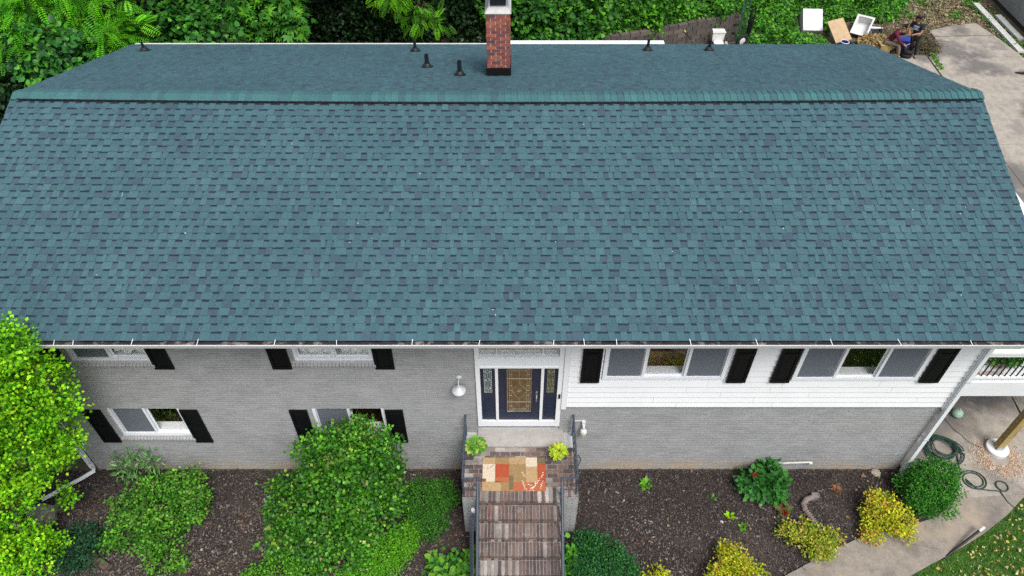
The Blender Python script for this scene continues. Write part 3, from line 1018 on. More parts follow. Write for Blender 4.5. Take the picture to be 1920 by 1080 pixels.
# ---- white lap siding
mb = MB()
for a, b, c, d in cutrect(.97, XRW, 2.5, 5.26, [WIN_R[0], WIN_R[1]]): mb.box(a, b, -.02, .22, c, d)
for a, b, c, d in cutrect(DOOR[0], .97, 4.40, 5.26, []): mb.box(a, b, .02, .22, c, d)
sw = mb.build('siding_wall', 'trim', house)
z = 2.49
row = 0
while z < 5.2:
    zt = min(z + .165, 5.25)
    free = [(1.075, XRW - .03)]
    for o in WIN_R:
        if o[2] - .06 < z + .08 < o[3]:
            free = [q for a, b in free for q in ((a, min(b, o[0] - .012)), (max(a, o[1] + .012), b)) if q[1] - q[0] > .02]
    for a, b in free:
        xx = a
        while xx < b - .01:
            ln = R.uniform(1.4, 3.4)
            e_ = b if b - (xx + ln) < .5 else xx + ln
            m_ = MB(); j = R.uniform(0, .002)
            m_.hexa([(xx + .002, -.062 - j, z), (e_ - .002, -.062 - j, z), (e_ - .002, -.021, z), (xx + .002, -.021, z),
                     (xx + .002, -.030, zt), (e_ - .002, -.030, zt), (e_ - .002, -.021, zt), (xx + .002, -.021, zt)])
            m_.build('siding_board', 'siding', sw)
            xx = e_
    z += .165
    row += 1
mb = MB(); mb.box(.972, 1.072, -.072, -.021, 2.42, 5.25); mb.build('corner_board', 'trim', house)
mb = MB(); mb.box(XRW - .028, XRW + .05, -.072, .1, 2.42, 5.25); mb.build('corner_board', 'trim', house)

# ---- windows
def window(x0, x1, z0, z1, y, splits, screens, fw=.062):
    mb = MB()
    mb.box(x0 + .002, x0 + fw, y, y + .10, z0, z1); mb.box(x1 - fw, x1 - .002, y, y + .10, z0, z1)
    mb.box(x0 + fw, x1 - fw, y, y + .10, z0, z0 + fw); mb.box(x0 + fw, x1 - fw, y, y + .10, z1 - fw, z1)
    xs = [x0 + fw] + splits + [x1 - fw]
    for s_ in splits: mb.box(s_ - .026, s_ + .026, y + .004, y + .094, z0 + fw, z1 - fw)
    w = mb.build('window', 'pvc', house)
    for k, (a, b) in enumerate(zip(xs, xs[1:])):
        a2, b2 = a + (.026 if k else 0), b - (.026 if k < len(splits) else 0)
        g = MB(); g.box(a2, b2, y + .062, y + .068, z0 + fw, z1 - fw); g.build('pane', 'glass', w)
        s = MB(); d_ = y + (.045 if k in screens else .055)
        s.box(a2 + .001, a2 + .026, d_, d_ + .012, z0 + fw + .001, z1 - fw - .001); s.box(b2 - .026, b2 - .001, d_, d_ + .012, z0 + fw + .001, z1 - fw - .001)
        s.box(a2 + .026, b2 - .026, d_, d_ + .012, z0 + fw + .001, z0 + fw + .032); s.box(a2 + .026, b2 - .026, d_, d_ + .012, z1 - fw - .032, z1 - fw - .001)
        s.build('sash', 'pvc', w)
        if k in screens:
            q = MB(); q.box(a2 + .02, b2 - .02, y + .03, y + .032, z0 + fw, z1 - fw); q.build('screen', 'screen', w)
    q = MB(); q.box(x0 - .02, x1 + .02, y + .101, y + .30, z0 - .03, z0 + .035); q.build('inner_sill', 'trim', w)
    return w
window(-8.14, -6.68, 3.86, 4.92, .03, [-7.42], {0})
window(-4.03, -2.57, 3.86, 4.92, .03, [-3.30], set())
window(-8.14, -6.68, 1.36, 2.37, .03, [-7.42], {0})
window(-4.03, -2.57, 1.36, 2.37, .03, [-3.30], {0})
window(1.70, 4.01, 3.40, 4.92, -.07, [2.46, 3.25], {0, 2}, .075)
window(5.29, 7.67, 3.37, 4.92, -.07, [6.08, 6.87], {0, 2}, .075)
def curtain(x0, x1, z0, z1, y, label, drape=.0):
    n = 40
    xs = np.linspace(x0, x1, n); zs = np.linspace(z0, z1, 8)
    XX, ZZ = np.meshgrid(xs, zs)
    YY = y + .03 * np.sin((XX - x0) * 21 + .6 * np.sin(ZZ * 3)) + .02 * np.sin(XX * 47)
    ZZ = ZZ + drape * np.abs(np.sin((XX - x0) / (x1 - x0) * math.pi * 2)) * (ZZ < z0 + .05)
    V = np.stack([XX, YY, ZZ], -1).reshape(-1, 3)
    i = (np.arange(7)[:, None] * n + np.arange(n - 1)[None]).reshape(-1, 1)
    o = np_mesh('curtain', V, np.concatenate([i, i + 1, i + n + 1, i + n], 1), np.ones((len(V), 3)), 'curtain', at=((x0 + x1) / 2, y, z0), smooth=True)
    tag(o, label, 'curtain', 'curtains behind the upper windows')
curtain(-8.05, -7.45, 3.90, 4.9, .19, 'white curtain behind the screened pane of the upper window nearest the lime tree')
curtain(-7.38, -6.72, 3.96, 4.9, .19, 'white gathered curtain in the clear pane of the upper window nearest the lime tree', -.08)
curtain(-3.97, -3.36, 3.90, 4.9, .19, 'white curtain in the left pane of the upper window above the big shrub')
curtain(-3.18, -2.62, 3.90, 4.9, .19, 'white curtain in the right pane of the upper window above the big shrub')
# things seen through the clear panes on the right
t = thing('dining_table', 'dark wooden table behind the middle pane of the rightmost window', 'table', (6.5, 1.15, 2.62))
mb = MB(); mb.box(5.7, 7.3, .75, 1.55, 3.36, 3.40); mb.build('table_top', 'room_floor', t)
for a, b in ((5.8, .85), (7.2, .85), (5.8, 1.45), (7.2, 1.45)):
    mb = MB(); mb.box(a - .03, a + .03, b - .03, b + .03, 2.62, 3.36); mb.build('leg', 'room_floor', t)
for a, b, r_, lb in ((6.42, .98, .10, 'small white bowl on the table behind the rightmost window'), (6.66, 1.06, .125, 'larger white bowl on the table behind the rightmost window')):
    mb = MB(); mb.lathe((a, b, 3.401), [(0, .0), (r_ * .5, 0), (r_ * .85, .05), (r_, .09), (r_ * .93, .088), (r_ * .75, .05), (0, .02)], 18)
    tag(mb.build('bowl', 'bowl', smooth=True, at=(a, b, 3.401)), lb, 'bowl', 'bowls on the dining table')
t = thing('sideboard', 'brown wooden cabinet seen through the middle pane beside the front door', 'cabinet', (2.85, .9, 2.62))
mb = MB(); mb.box(2.3, 3.4, .6, 1.1, 2.62, 3.45); mb.build('body', 'lumber', t)
mb = MB(); mb.box(2.26, 3.44, .57, 1.13, 3.451, 3.49); mb.build('top', 'room_floor', t)
mb = MB(); mb.obox((2.75, .85, 3.515), (.3, .24, .05), (0, 0, .2))
tag(mb.build('paper_stack', 'plank', at=(2.75, .85, 3.49)), 'stack of pale paper on the cabinet behind the window beside the door', 'paper')

# ---- shutters
def shutter(x0, x1, z0, z1, y, npan):
    mb = MB()
    st, rl = .055, .075
    mb.box(x0, x1, y - .018, y - .001, z0, z1)
    mb.box(x0, x0 + st, y - .036, y - .0181, z0, z1); mb.box(x1 - st, x1, y - .036, y - .0181, z0, z1)
    mb.box(x0 + st, x1 - st, y - .036, y - .0181, z0, z0 + rl); mb.box(x0 + st, x1 - st, y - .036, y - .0181, z1 - rl, z1)
    spans = []
    h = (z1 - z0 - rl * (npan + 1)) / npan
    for k in range(npan):
        spans.append((z0 + rl + k * (h + rl), z0 + rl + k * (h + rl) + h))
        if k: mb.box(x0 + st, x1 - st, y - .036, y - .0181, spans[k][0] - rl, spans[k][0])
    s = mb.build('shutter', 'shutter', house)
    for a, b in spans:
        q = MB(); xa, xb = x0 + st + .006, x1 - st - .006; t_ = .04
        yb, yf = y - .0185, y - .034
        q.hexa([(xa, yf + .012, a + .006), (xb, yf + .012, a + .006), (xb, yb, a + .006), (xa, yb, a + .006),
                (xa, yf + .012, b - .006), (xb, yf + .012, b - .006), (xb, yb, b - .006), (xa, yb, b - .006)], skip='f')
        q.face([(xa, yf + .012, a + .006), (xb, yf + .012, a + .006), (xb - t_, yf, a + .006 + t_), (xa + t_, yf, a + .006 + t_)])
        q.face([(xa + t_, yf, b - .006 - t_), (xb - t_, yf, b - .006 - t_), (xb, yf + .012, b - .006), (xa, yf + .012, b - .006)])
        q.face([(xa, yf + .012, a + .006), (xa + t_, yf, a + .006 + t_), (xa + t_, yf, b - .006 - t_), (xa, yf + .012, b - .006)])
        q.face([(xb - t_, yf, a + .006 + t_), (xb, yf + .012, a + .006), (xb, yf + .012, b - .006), (xb - t_, yf, b - .006 - t_)])
        q.face([(xa + t_, yf, a + .006 + t_), (xb - t_, yf, a + .006 + t_), (xb - t_, yf, b - .006 - t_), (xa + t_, yf, b - .006 - t_)])
        q.build('panel', 'shutter', s)
for a, b in ((-8.62, -8.25), (-6.67, -6.31), (-4.47, -4.11), (-2.55, -2.19)):
    shutter(a, b, 3.67, 5.02, -.004, 2)
    shutter(a, b, 1.15, 2.32, -.004, 2)
for a, b in ((1.29, 1.65), (4.055, 4.42), (4.885, 5.25), (7.71, 8.08)):
    shutter(a, b, 3.33, 5.02, -.066, 2)

# ---- entry: frame, transom, door, sidelights
mb = MB()
yf = -.045
mb.box(-.69, -.605, yf, .2, 1.78, 4.40); mb.box(.875, .968, yf, .2, 1.78, 4.40)
mb.box(-.32, -.265, yf + .01, .2, 1.95, 3.72); mb.box(.552, .607, yf + .01, .2, 1.95, 3.72)
mb.box(-.605, .875, yf + .004, .2, 3.72, 4.06); mb.box(-.605, .875, yf, .2, 4.34, 4.40)
mb.box(-.605, .875, yf + .006, .2, 1.78, 1.95)
mb.box(-.72, .99, yf - .02, .1, 4.40, 4.62)
mb.box(-.605, .875, yf - .012, yf + .0035, 3.725, 3.76); mb.box(-.605, .875, yf - .02, yf + .0035, 4.03, 4.06)
for xx in (-.35, -.05, .25, .55): mb.box(xx, xx + .006, yf + .0005, yf + .0035, 3.77, 4.02)
ent = mb.build('door_frame', 'trim', house)
mb = MB(); mb.box(-.605, .875, .03, .036, 4.06, 4.34); mb.build('pane', 'glass', ent)
mb = MB(); mb.box(-.605, .875, .06, .07, 4.08, 4.14); mb.box(-.605, .875, .06, .07, 4.20, 4.23); mb.build('blind', 'plank', ent)
for xx in (-.29, .56):
    mb = MB(); mb.box(xx, xx + .016, .0, .029, 4.06, 4.34); mb.build('muntin', 'trim', ent)
def came(pts, y, m, parent, r=.006, closed=False):
    q = MB(); q.tube([(a, y, b) for a, b in pts], r, 5, closed=closed); return q.build('came', m, parent)
# door leaf
mb = MB()
gx0, gx1, gz0, gz1 = -.105, .385, 2.22, 3.67
for a, b, c, d in cutrect(-.264, .551, 1.952, 3.718, [(gx0, gx1, gz0, gz1)]): mb.box(a, b, .0, .045, c, d)
for (a, b, c, d) in ((gx0 - .03, gx0, gz0 - .03, gz1 + .03), (gx1, gx1 + .03, gz0 - .03, gz1 + .03), (gx0, gx1, gz0 - .03, gz0), (gx0, gx1, gz1, gz1 + .03)):
    mb.box(a, b, -.012, -.0005, c, d)
door = mb.build('front_door', 'navy', house)
mb = MB(); mb.box(gx0, gx1, .018, .026, gz0, gz1); mb.build('glass', 'amber', door)
yc = .012
gm = (gx0 + gx1) / 2
for inset, rr in ((.012, .007), (.055, .005), (.10, .005)):
    came([(gx0 + inset, gz0 + inset), (gx1 - inset, gz0 + inset), (gx1 - inset, gz1 - inset), (gx0 + inset, gz1 - inset)], yc, 'brass', door, rr, True)
for zz in (2.56, 3.32): came([(gx0 + .01, zz), (gx1 - .01, zz)], yc, 'brass', door, .006)
for zz in (2.42, 2.78, 2.94, 3.10, 3.45):
    came([(gx0 + .055, zz), (gx0 + .10, zz)], yc, 'brass', door, .005); came([(gx1 - .10, zz), (gx1 - .055, zz)], yc, 'brass', door, .005)
came([(gm, gz0 + .06), (gm, 2.68)], yc, 'brass', door, .004); came([(gm, 3.18), (gm, gz1 - .05)], yc, 'brass', door, .004)
came([(gm, 2.68), (gm + .10, 2.80), (gm + .115, 2.88), (gm + .145, 2.94), (gm + .10, 3.02), (gm, 3.18), (gm - .10, 3.02), (gm - .145, 2.94), (gm - .115, 2.88), (gm - .10, 2.80)], yc, 'brass', door, .005, True)
came([(gm + .04 * math.cos(a), 2.93 + .03 * math.sin(a)) for a in [k * math.pi / 5 for k in range(10)]], yc, 'brass', door, .005, True)
mb = MB(); mb.box(.462, .494, -.016, -.0005, 2.62, 2.86); mb.tube([(.478, -.02, 2.84), (.478, -.07, 2.80), (.478, -.075, 2.70), (.478, -.02, 2.64)], .011, 8)
mb.lathe((.478, -.02, 2.93), [(0, -.02), (.022, -.015), (.026, .0), (.022, .015), (0, .02)], 10, M=Matrix.Rotation(rad(90), 3, 'X'))
mb.build('handle', 'nickel', door)
for x0, x1, gm_, cm in ((-.604, -.321, 'teal_glass', 'zinc'), (.608, .874, 'green_reflection_glass', 'brass')):
    mb = MB()
    a0, a1, c0, c1 = x0 + .065, x1 - .065, 2.88, 3.68
    for a, b, c, d in cutrect(x0, x1, 1.952, 3.718, [(a0, a1, c0, c1)]): mb.box(a, b, .004, .045, c, d)
    mb.box(x0 + .05, x1 - .05, -.006, .0035, 2.06, 2.66)
    mb.box(x0 + .08, x1 - .08, -.013, -.0065, 2.10, 2.62)
    sd = mb.build('sidelight', 'navy', house)
    mb = MB(); mb.box(a0, a1, .016, .024, c0, c1); mb.build('glass', gm_, sd)
    am = (a0 + a1) / 2
    came([(a0 + .006, c0 + .006), (a1 - .006, c0 + .006), (a1 - .006, c1 - .006), (a0 + .006, c1 - .006)], .01, cm, sd, .006, True)
    for xx in (a0 + .035, a1 - .035): came([(xx, c0), (xx, c1)], .01, cm, sd, .004)
    for zz in (3.02, 3.28, 3.54):
        came([(am, zz - .05), (a1 - .04, zz), (am, zz + .05), (a0 + .04, zz)], .009, cm, sd, .005, True)
        came([(a0, zz), (a0 + .04, zz)], .01, cm, sd, .004); came([(a1 - .04, zz), (a1, zz)], .01, cm, sd, .004)
    for za, zb in ((c0, 2.97), (3.07, 3.23), (3.33, 3.49), (3.59, c1)): came([(am, za), (am, zb)], .01, cm, sd, .004)
mb = MB(); mb.box(.905, .942, -.072, -.0455, 2.78, 2.90); mb.box(.911, .936, -.078, -.0725, 2.80, 2.83)
mb.build('doorbell', 'black_plastic', house)

# ---- downspouts
mb = MB()
xd = XRW + .045
def rectpipe(mb, path, a=.04, b=.05):
    mb.tube(path, [a * 1.25] * len(path), 4)
mb.box(xd - .045, xd + .035, -.15, -.075, .12, 5.0)
mb.hexa([(xd - .045, -.15, 5.0), (xd + .035, -.15, 5.0), (xd + .035, -.075, 5.0), (xd - .045, -.075, 5.0),
         (xd - .045, YE - .06, 5.32), (xd + .035, YE - .06, 5.32), (xd + .035, YE + .01, 5.32), (xd - .045, YE + .01, 5.32)], skip='bt')
mb.hexa([(xd - .045, -.30, .03), (xd + .035, -.30, .03), (xd + .035, -.22, .02), (xd - .045, -.22, .02),
         (xd - .045, -.22, .14), (xd + .035, -.22, .14), (xd + .035, -.08, .12), (xd - .045, -.08, .12)])
ds = mb.build('downspout', 'downspout', house)
for zz in (1.4, 3.4):
    mb = MB(); mb.box(xd - .056, xd + .046, -.156, -.01, zz, zz + .03); mb.build('strap', 'lamp_metal', ds)
mb = MB()
mb.box(XL - .10, XL - .02, -.08, -.01, .16, 5.3)
ds = mb.build('downspout', 'downspout', house)
mb = MB()
mb.tube([(-9.26, -.045, .30), (-9.26, -.045, .14), (-9.24, -.10, .10), (-9.42, -.25, .085), (-10.1, -.78, .07)], [.052, .052, .056, .052, .052], 4)
mb.build('extension', 'downspout', ds)

# ---- chimney
ch = MB(); CX0, CX1, CY0, CY1 = -.525, -.035, 5.62, 6.22
CZ0, CZT = 6.15, 7.86
ch.box(CX0 + .012, CX1 - .012, CY0 + .012, CY1 - .012, CZ0, CZT)
chim = ch.build('chimney', 'chimney_mortar', house)
REDS = [(.27, .075, .055), (.30, .088, .06), (.24, .07, .058), (.20, .065, .062), (.33, .105, .065), (.13, .06, .066)]
zz = 6.55; k = 0
while zz + .058 < CZT + .005:
    top = zz > CZT - .30
    for side in range(4):
        ln = (CX1 - CX0) if side % 2 == 0 else (CY1 - CY0)
        u = -.1 if (k + side) % 2 else 0.0
        while u < ln:
            a, b = max(u, 0), min(u + .1935, ln)
            if side % 2: a, b = max(a, .1), min(b, ln - .1 + .0)
            if b - a > .04:
                c = tone(R.choice(REDS), .2)
                m_ = MB(c); t_ = .1; j = R.uniform(0, .004)
                if side == 0: m_.box(CX0 + a, CX0 + b - .008, CY0 - j, CY0 + .06, zz, zz + .053)
                elif side == 2: m_.box(CX0 + a, CX0 + b - .008, CY1 - .06, CY1 + j, zz, zz + .053)
                elif side == 1: m_.box(CX1 - .05, CX1 + j, CY0 + a, CY0 + b - .008, zz, zz + .053)
                else: m_.box(CX0 - j, CX0 + .05, CY0 + a, CY0 + b - .008, zz, zz + .053)
                m_.build('brick', 'chimney_brick', chim)
            u += .203
    zz += .0677; k += 1
mb = MB(); mb.box(CX0 - .015, CX1 + .015, CY0 - .015, CY1 + .015, CZ0 + .15, rz(0, CY0) + .19); mb.build('flashing', 'flashing', chim)
mb = MB()
mb.hexa([(CX0 - .02, CY0 - .02, CZT), (CX1 + .02, CY0 - .02, CZT), (CX1 + .02, CY1 + .02, CZT), (CX0 - .02, CY1 + .02, CZT),
         (CX0 + .05, CY0 + .08, CZT + .10), (CX1 - .05, CY0 + .08, CZT + .10), (CX1 - .05, CY1 - .06, CZT + .10), (CX0 + .05, CY1 - .06, CZT + .10)])
mb.build('crown', 'crown', chim)
mb = MB(); mb.box(CX0 + .09, CX1 - .09, CY0 + .13, CY1 - .11, CZT + .10, CZT + .30); mb.build('spark_screen', 'mesh_metal', chim)
mb = MB()
for a, b in ((CX0 + .07, CY0 + .11), (CX1 - .07, CY0 + .11), (CX0 + .07, CY1 - .09), (CX1 - .07, CY1 - .09)): mb.box(a - .012, a + .012, b - .012, b + .012, CZT + .08, CZT + .301)
mb.hexa([(CX0 - .03, CY0 - .02, CZT + .30), (CX1 + .03, CY0 - .02, CZT + .30), (CX1 + .03, CY1 + .04, CZT + .30), (CX0 - .03, CY1 + .04, CZT + .30),
         (CX0 + .0, CY0 + .02, CZT + .35), (CX1 - .0, CY0 + .02, CZT + .35), (CX1 - .0, CY1, CZT + .35), (CX0 + .0, CY1, CZT + .35)])
mb.build('cap', 'cap_metal', chim)

# ---- plumbing vents
for x, y, h, r_ in ((-8.89, 8.05, .22, .032), (-2.34, 8.05, .26, .034), (-1.88, 6.41, .30, .046), (-1.11, 5.69, .33, .046), (3.29, 8.12, .28, .034), (4.78, 8.12, .28, .034)):
    z = rz(x, y)
    tilt = Matrix.Rotation(-TH, 3, 'X')
    mb = MB(); mb.lathe((x, y, z), [(r_, -.05), (r_, h), (r_ * .8, h), (r_ * .8, h - .05)], 14)
    v = mb.build('vent_pipe', 'vent_pipe', roof, smooth=False)
    mb = MB(); mb.lathe((x, y, z + .012), [(.098, 0), (.098, .012), (.085, .05), (r_ + .018, .085), (r_ + .002, .11)], 16, M=tilt)
    mb.obox((x, y + .02, z - .002), (.25, .25, .012), (-TH, 0, 0))
    mb.build('boot', 'vent_pipe', roof)

# ================================================================== STOOP AND STEPS
LZ = 1.55
stoop = thing('front_stoop', 'worn brick front stoop with steps climbing to the navy door', 'steps', (.15, -1.6, 0))
SX0, SX1, STX0, STX1 = -.97, 1.30, -.67, .97
RIS, TRD, NOSE = .194, .28, -1.60
# core with grey painted side cheeks
mb = MB()
mb.box(SX0 + .012, SX1 - .012, -1.47, -.004, 0, LZ - .055)
mb.build('base', 'mortar_paint', stoop)
def cheek(side):
    m_ = MB()
    k = 0; z = .004
    while z + .0585 < LZ - .055:
        for (a, b, fr) in ((-1.482, -.01, False),):
            y = a - (.1 if k % 2 else 0)
            while y < b:
                p, q = max(y, a), min(y + .1935, b)
                if q - p > .03:
                    x0, x1 = (SX0, SX0 + .011) if side < 0 else (SX1 - .011, SX1)
                    m_.box(x0 - (.002 if side < 0 else 0), x1 + (.002 if side > 0 else 0), p, q, z, z + .0585, tone(BRC[1], .06))
                y += .203
        xa, xb = (SX0, STX0 - .012) if side < 0 else (STX1 + .012, SX1)
        x = xa - (.1 if k % 2 else 0)
        while x < xb:
            p, q = max(x, xa), min(x + .1935, xb)
            if q - p > .03: m_.box(p, q, -1.484, -1.471, z, z + .0585, tone(BRC[1], .06))
            x += .203
        z += .0677; k += 1
    tag(m_.build('cheek_brickwork', 'brick_paint', stoop), kind='stuff')
cheek(-1); cheek(1)
SBR = [(.125, .092, .082), (.155, .105, .09), (.105, .08, .074), (.175, .13, .115), (.085, .068, .064), (.145, .098, .084)]
PALE = [(.30, .27, .245), (.35, .32, .295), (.26, .232, .212)]
def sbrick(x0, x1, y0, y1, z0, z1, col, parent=stoop):
    m_ = MB(col)
    j = R.uniform(-.003, .003)
    e = .004
    m_.hexa([(x0, y0, z0), (x1, y0, z0), (x1, y1, z0), (x0, y1, z0),
             (x0 + e, y0 + e, z1 + j), (x1 - e, y0 + e, z1 + j + R.uniform(-.002, .002)), (x1 - e, y1 - e, z1 + j), (x0 + e, y1 - e, z1 + j)], skip='b')
    return m_.build('brick', 'stoop_brick', parent)
# landing paving: running bond, soldier-course nosing
mb = MB(); mb.box(SX0 + .005, SX1 - .005, -1.478, -.40, LZ - .055, LZ - .012); mb.box(STX0, STX1, NOSE + .015, -1.4782, LZ - .09, LZ - .012)
mb.build('mortar_bed', 'stoop_mortar', stoop)
y = -.40; k = 0
while y - .095 > -1.36:
    x = SX0 - (.105 if k % 2 else 0)
    while x < SX1:
        p, q = max(x, SX0), min(x + .20, SX1)
        if q - p > .03:
            pale = R.random() < (.35 if p < -.3 else .12)
            sbrick(p, q, y - .094, y - .004, LZ - .02, LZ, tone(R.choice(PALE if pale else SBR), .12))
        x += .209
    y -= .0985; k += 1
yb = y - .004
x = SX0
while x < SX1 - .03:
    q = min(x + .066, SX1)
    fr = NOSE if STX0 - .01 < x and q < STX1 + .03 else -1.482
    sbrick(x, q, fr, yb, LZ - .058, LZ, tone(R.choice(SBR if R.random() < .82 else PALE), .15))
    x += .0735
mb = MB(); mb.box(-.70, 1.06, -.396, -.003, LZ - .05, LZ + .035); mb.build('threshold_slab', 'slab', stoop)
nst = 7
rest = MB()
for s in range(1, nst + 1):
    zt = LZ - RIS * s
    y1_, y0_ = NOSE - TRD * (s - 1), NOSE - TRD * s
    mb = MB(); mb.box(STX0 + .006, STX1 - .006, y0_ + .02, y1_ + .05, 0, zt - .013); mb.box(STX0 + .006, STX1 - .006, y1_ + .03, y1_ + .05, zt - .013, zt + RIS - .062)
    mb.build('step_core', 'stoop_mortar', stoop)
    x = STX0; lastpale = False
    while x < STX1 - .02:
        q = min(x + .060, STX1)
        lastpale = R.random() < (.68 if lastpale else (.17 if (x < -.45 or x > .6) else .045))
        c = tone(R.choice(PALE if lastpale else SBR), .14)
        if R.random() < .01: c = (.20, .085, .06)
        c2 = (.40, .11, .05) if R.random() < .02 else tone(R.choice(PALE if (lastpale and R.random() < .4) else SBR), .14)
        if s <= 4:
            sbrick(x, q, y0_, y1_ + .012, zt - .06, zt, c)
            if R.random() > .04:
                sbrick(x, q, y1_ + .012 + R.uniform(0, .006), y1_ + .04, zt + .008, zt + RIS - .066, c2)
        else:
            rest.box(x, q, y0_, y1_ + .012, zt - .06, zt, c)
            rest.box(x, q, y1_ + .014, y1_ + .04, zt + .008, zt + RIS - .066, c2)
        x += .0672
tag(rest.build('brick_field', 'stoop_brick', stoop), kind='stuff')

# rug on the landing: flat print of blocks and sprigs
rx0, rx1, ry0, ry1 = -.585, .665, -1.385, -.645
rm = MB()
def rq(u0, u1, v0, v1, c, lift=0):
    X0, X1 = rx0 + (rx1 - rx0) * u0, rx0 + (rx1 - rx0) * u1
    Y0, Y1 = ry1 - (ry1 - ry0) * v1, ry1 - (ry1 - ry0) * v0
    rm.face([(X0, Y0, LZ + .0165 + lift), (X1, Y0, LZ + .0165 + lift), (X1, Y1, LZ + .0165 + lift), (X0, Y1, LZ + .0165 + lift)], c)
TAN1, TAN2, CRM, ORG, ORG2, OLV, RST = (.38, .26, .135), (.28, .18, .085), (.55, .47, .36), (.34, .07, .03), (.37, .11, .05), (.15, .115, .065), (.18, .07, .035)
rm.box(rx0, rx1, ry0, ry1, LZ + .005, LZ + .0145, TAN1)
for a in ((0, .2, 0, .2, TAN1), (.2, .42, 0, .2, TAN2), (.42, .69, 0, .2, TAN1), (.69, .87, 0, .28, CRM), (.87, 1, 0, .2, OLV),
          (0, .2, .2, .64, CRM), (0, .06, .64, .73, RST), (.06, .2, .64, .73, CRM), (.2, .42, .2, .6, ORG), (.42, .69, .2, .55, TAN2), (.69, .87, .28, .75, TAN1),
          (.87, 1, .2, .75, ORG), (.2, .42, .6, .75, ORG2), (.42, .49, .55, .97, OLV), (.49, .69, .55, .75, TAN2), (0, .3, .73, 1, TAN1), (.3, .42, .75, 1, TAN2), (.42, .49, .97, 1, TAN2), (.49, 1, .75, 1, ORG2)):
    rq(*a)
def sprig(pts, c, n, w):
    for k in range(n):
        t = k / (n - 1) * (len(pts) - 1); i = min(int(t), len(pts) - 2); f = t - i
        u = pts[i][0] + (pts[i + 1][0] - pts[i][0]) * f; v = pts[i][1] + (pts[i + 1][1] - pts[i][1]) * f
        du, dv = R.uniform(-.014, .014), R.uniform(-.02, .02)
        rq(u + du, u + du + w, v + dv, v + dv + w * 1.9, c, .0008 + k * 1e-5)
CR2, BRN = (.72, .66, .56), (.16, .10, .05)
sprig([(.62, .44), (.67, .58)], CR2, 9, .010); sprig([(.63, .7), (.68, .97)], CR2, 14, .011); sprig([(.97, .45), (.86, .75), (.74, .98)], CR2, 26, .011); sprig([(.84, .72), (.78, .98)], CR2, 14, .010); sprig([(.72, .78), (.8, .9)], CR2, 12, .010); sprig([(.94, .72), (.90, .9)], CR2, 10, .010)
sprig([(.07, .31), (.19, .22)], BRN, 9, .012); sprig([(.23, .02), (.36, .14), (.5, .19)], BRN, 18, .008); sprig([(.66, .02), (.52, .18)], BRN, 15, .008); sprig([(.42, .03), (.5, .18)], BRN, 10, .007); sprig([(.02, .78), (.14, .98)], BRN, 12, .008); sprig([(.28, .78), (.4, .97)], (.3, .17, .06), 16, .008)
tag(rm.build('door_rug', 'rug', at=((rx0 + rx1) / 2, (ry0 + ry1) / 2, LZ + .005)), 'patchwork rug in cream, tan and orange on the brick landing', 'rug')

# wrought iron railings
def railing(x, xs, label):
    t = thing('stair_railing', label, 'railing', (x, -1.3, LZ), 'railings of the front steps')
    zt = LZ + .60
    r_ = .021
    mb = MB(); mb.tube([(x, .0, zt - .02), (x, -.06, zt), (x, -1.44, zt)], r_, 6); mb.build('top_rail', 'iron', t)
    mb = MB(); mb.tube([(x, -.03, LZ + .16), (x, -1.44, LZ + .16)], .012, 5); mb.build('bottom_rail', 'iron', t)
    for yy in (-.10, -1.44):
        mb = MB(); mb.tube([(x, yy, LZ - .01), (x, yy, zt)], .018, 6); mb.build('post', 'iron', t)
    for k in range(9):
        yy = -.24 - k * .135
        mb = MB(); mb.tube([(x, yy, LZ + .16), (x, yy, zt)], .007, 4); mb.build('baluster', 'iron', t)
    a, b = (x, xs) if x < xs else (xs, x)
    mb = MB(); mb.tube([(a, -1.44, zt), (b, -1.44, zt)], .018, 6); mb.tube([(a, -1.44, LZ + .16), (b, -1.44, LZ + .16)], .01, 5)
    mb.build('return_rail', 'iron', t)
    mb = MB(); m_ = (a + b) / 2
    mb.tube([(m_ - .06, -1.44, zt), (m_ - .02, -1.44, zt - .22), (m_ - .06, -1.44, LZ + .16)], .007, 4); mb.tube([(m_ + .06, -1.44, zt), (m_ + .02, -1.44, zt - .22), (m_ + .06, -1.44, LZ + .16)], .007, 4)
    mb.build('scroll', 'iron', t)
    L_ = TRD * 7
    end = (xs, -1.44 - L_, zt - RIS * 7)
    mb = MB(); mb.tube([(xs, -1.42, zt + .005), (xs, -1.50, zt), end], .029, 6); mb.build('hand_rail', 'iron', t)
    mb = MB(); mb.tube([(xs, -1.46, LZ + .12), (xs, -1.46 - L_, LZ + .12 - RIS * 7)], .012, 5); mb.build('bottom_rail', 'iron', t)
    mb = MB(); mb.tube([(xs, -1.46, LZ - .02), (xs, -1.46, zt)], .019, 6); mb.build('post', 'iron', t)
    mb = MB(); mb.tube([(xs, end[1] + .05, .0), (xs, end[1] + .05, end[2] + .03)], .019, 6); mb.build('post', 'iron', t)
    for k in range(1, 14):
        f = k / 14
        yy = -1.46 - L_ * f
        mb = MB(); mb.tube([(xs, yy, LZ + .12 - RIS * 7 * f), (xs, yy, zt - RIS * 7 * f)], .007, 4); mb.build('baluster', 'iron', t)
    return t
railing(-.94, -.645, 'blue grey iron railing on the big shrub side of the steps, hose hung on it')
railing(1.24, .945, 'blue grey iron railing on the bare mulch side of the front steps')
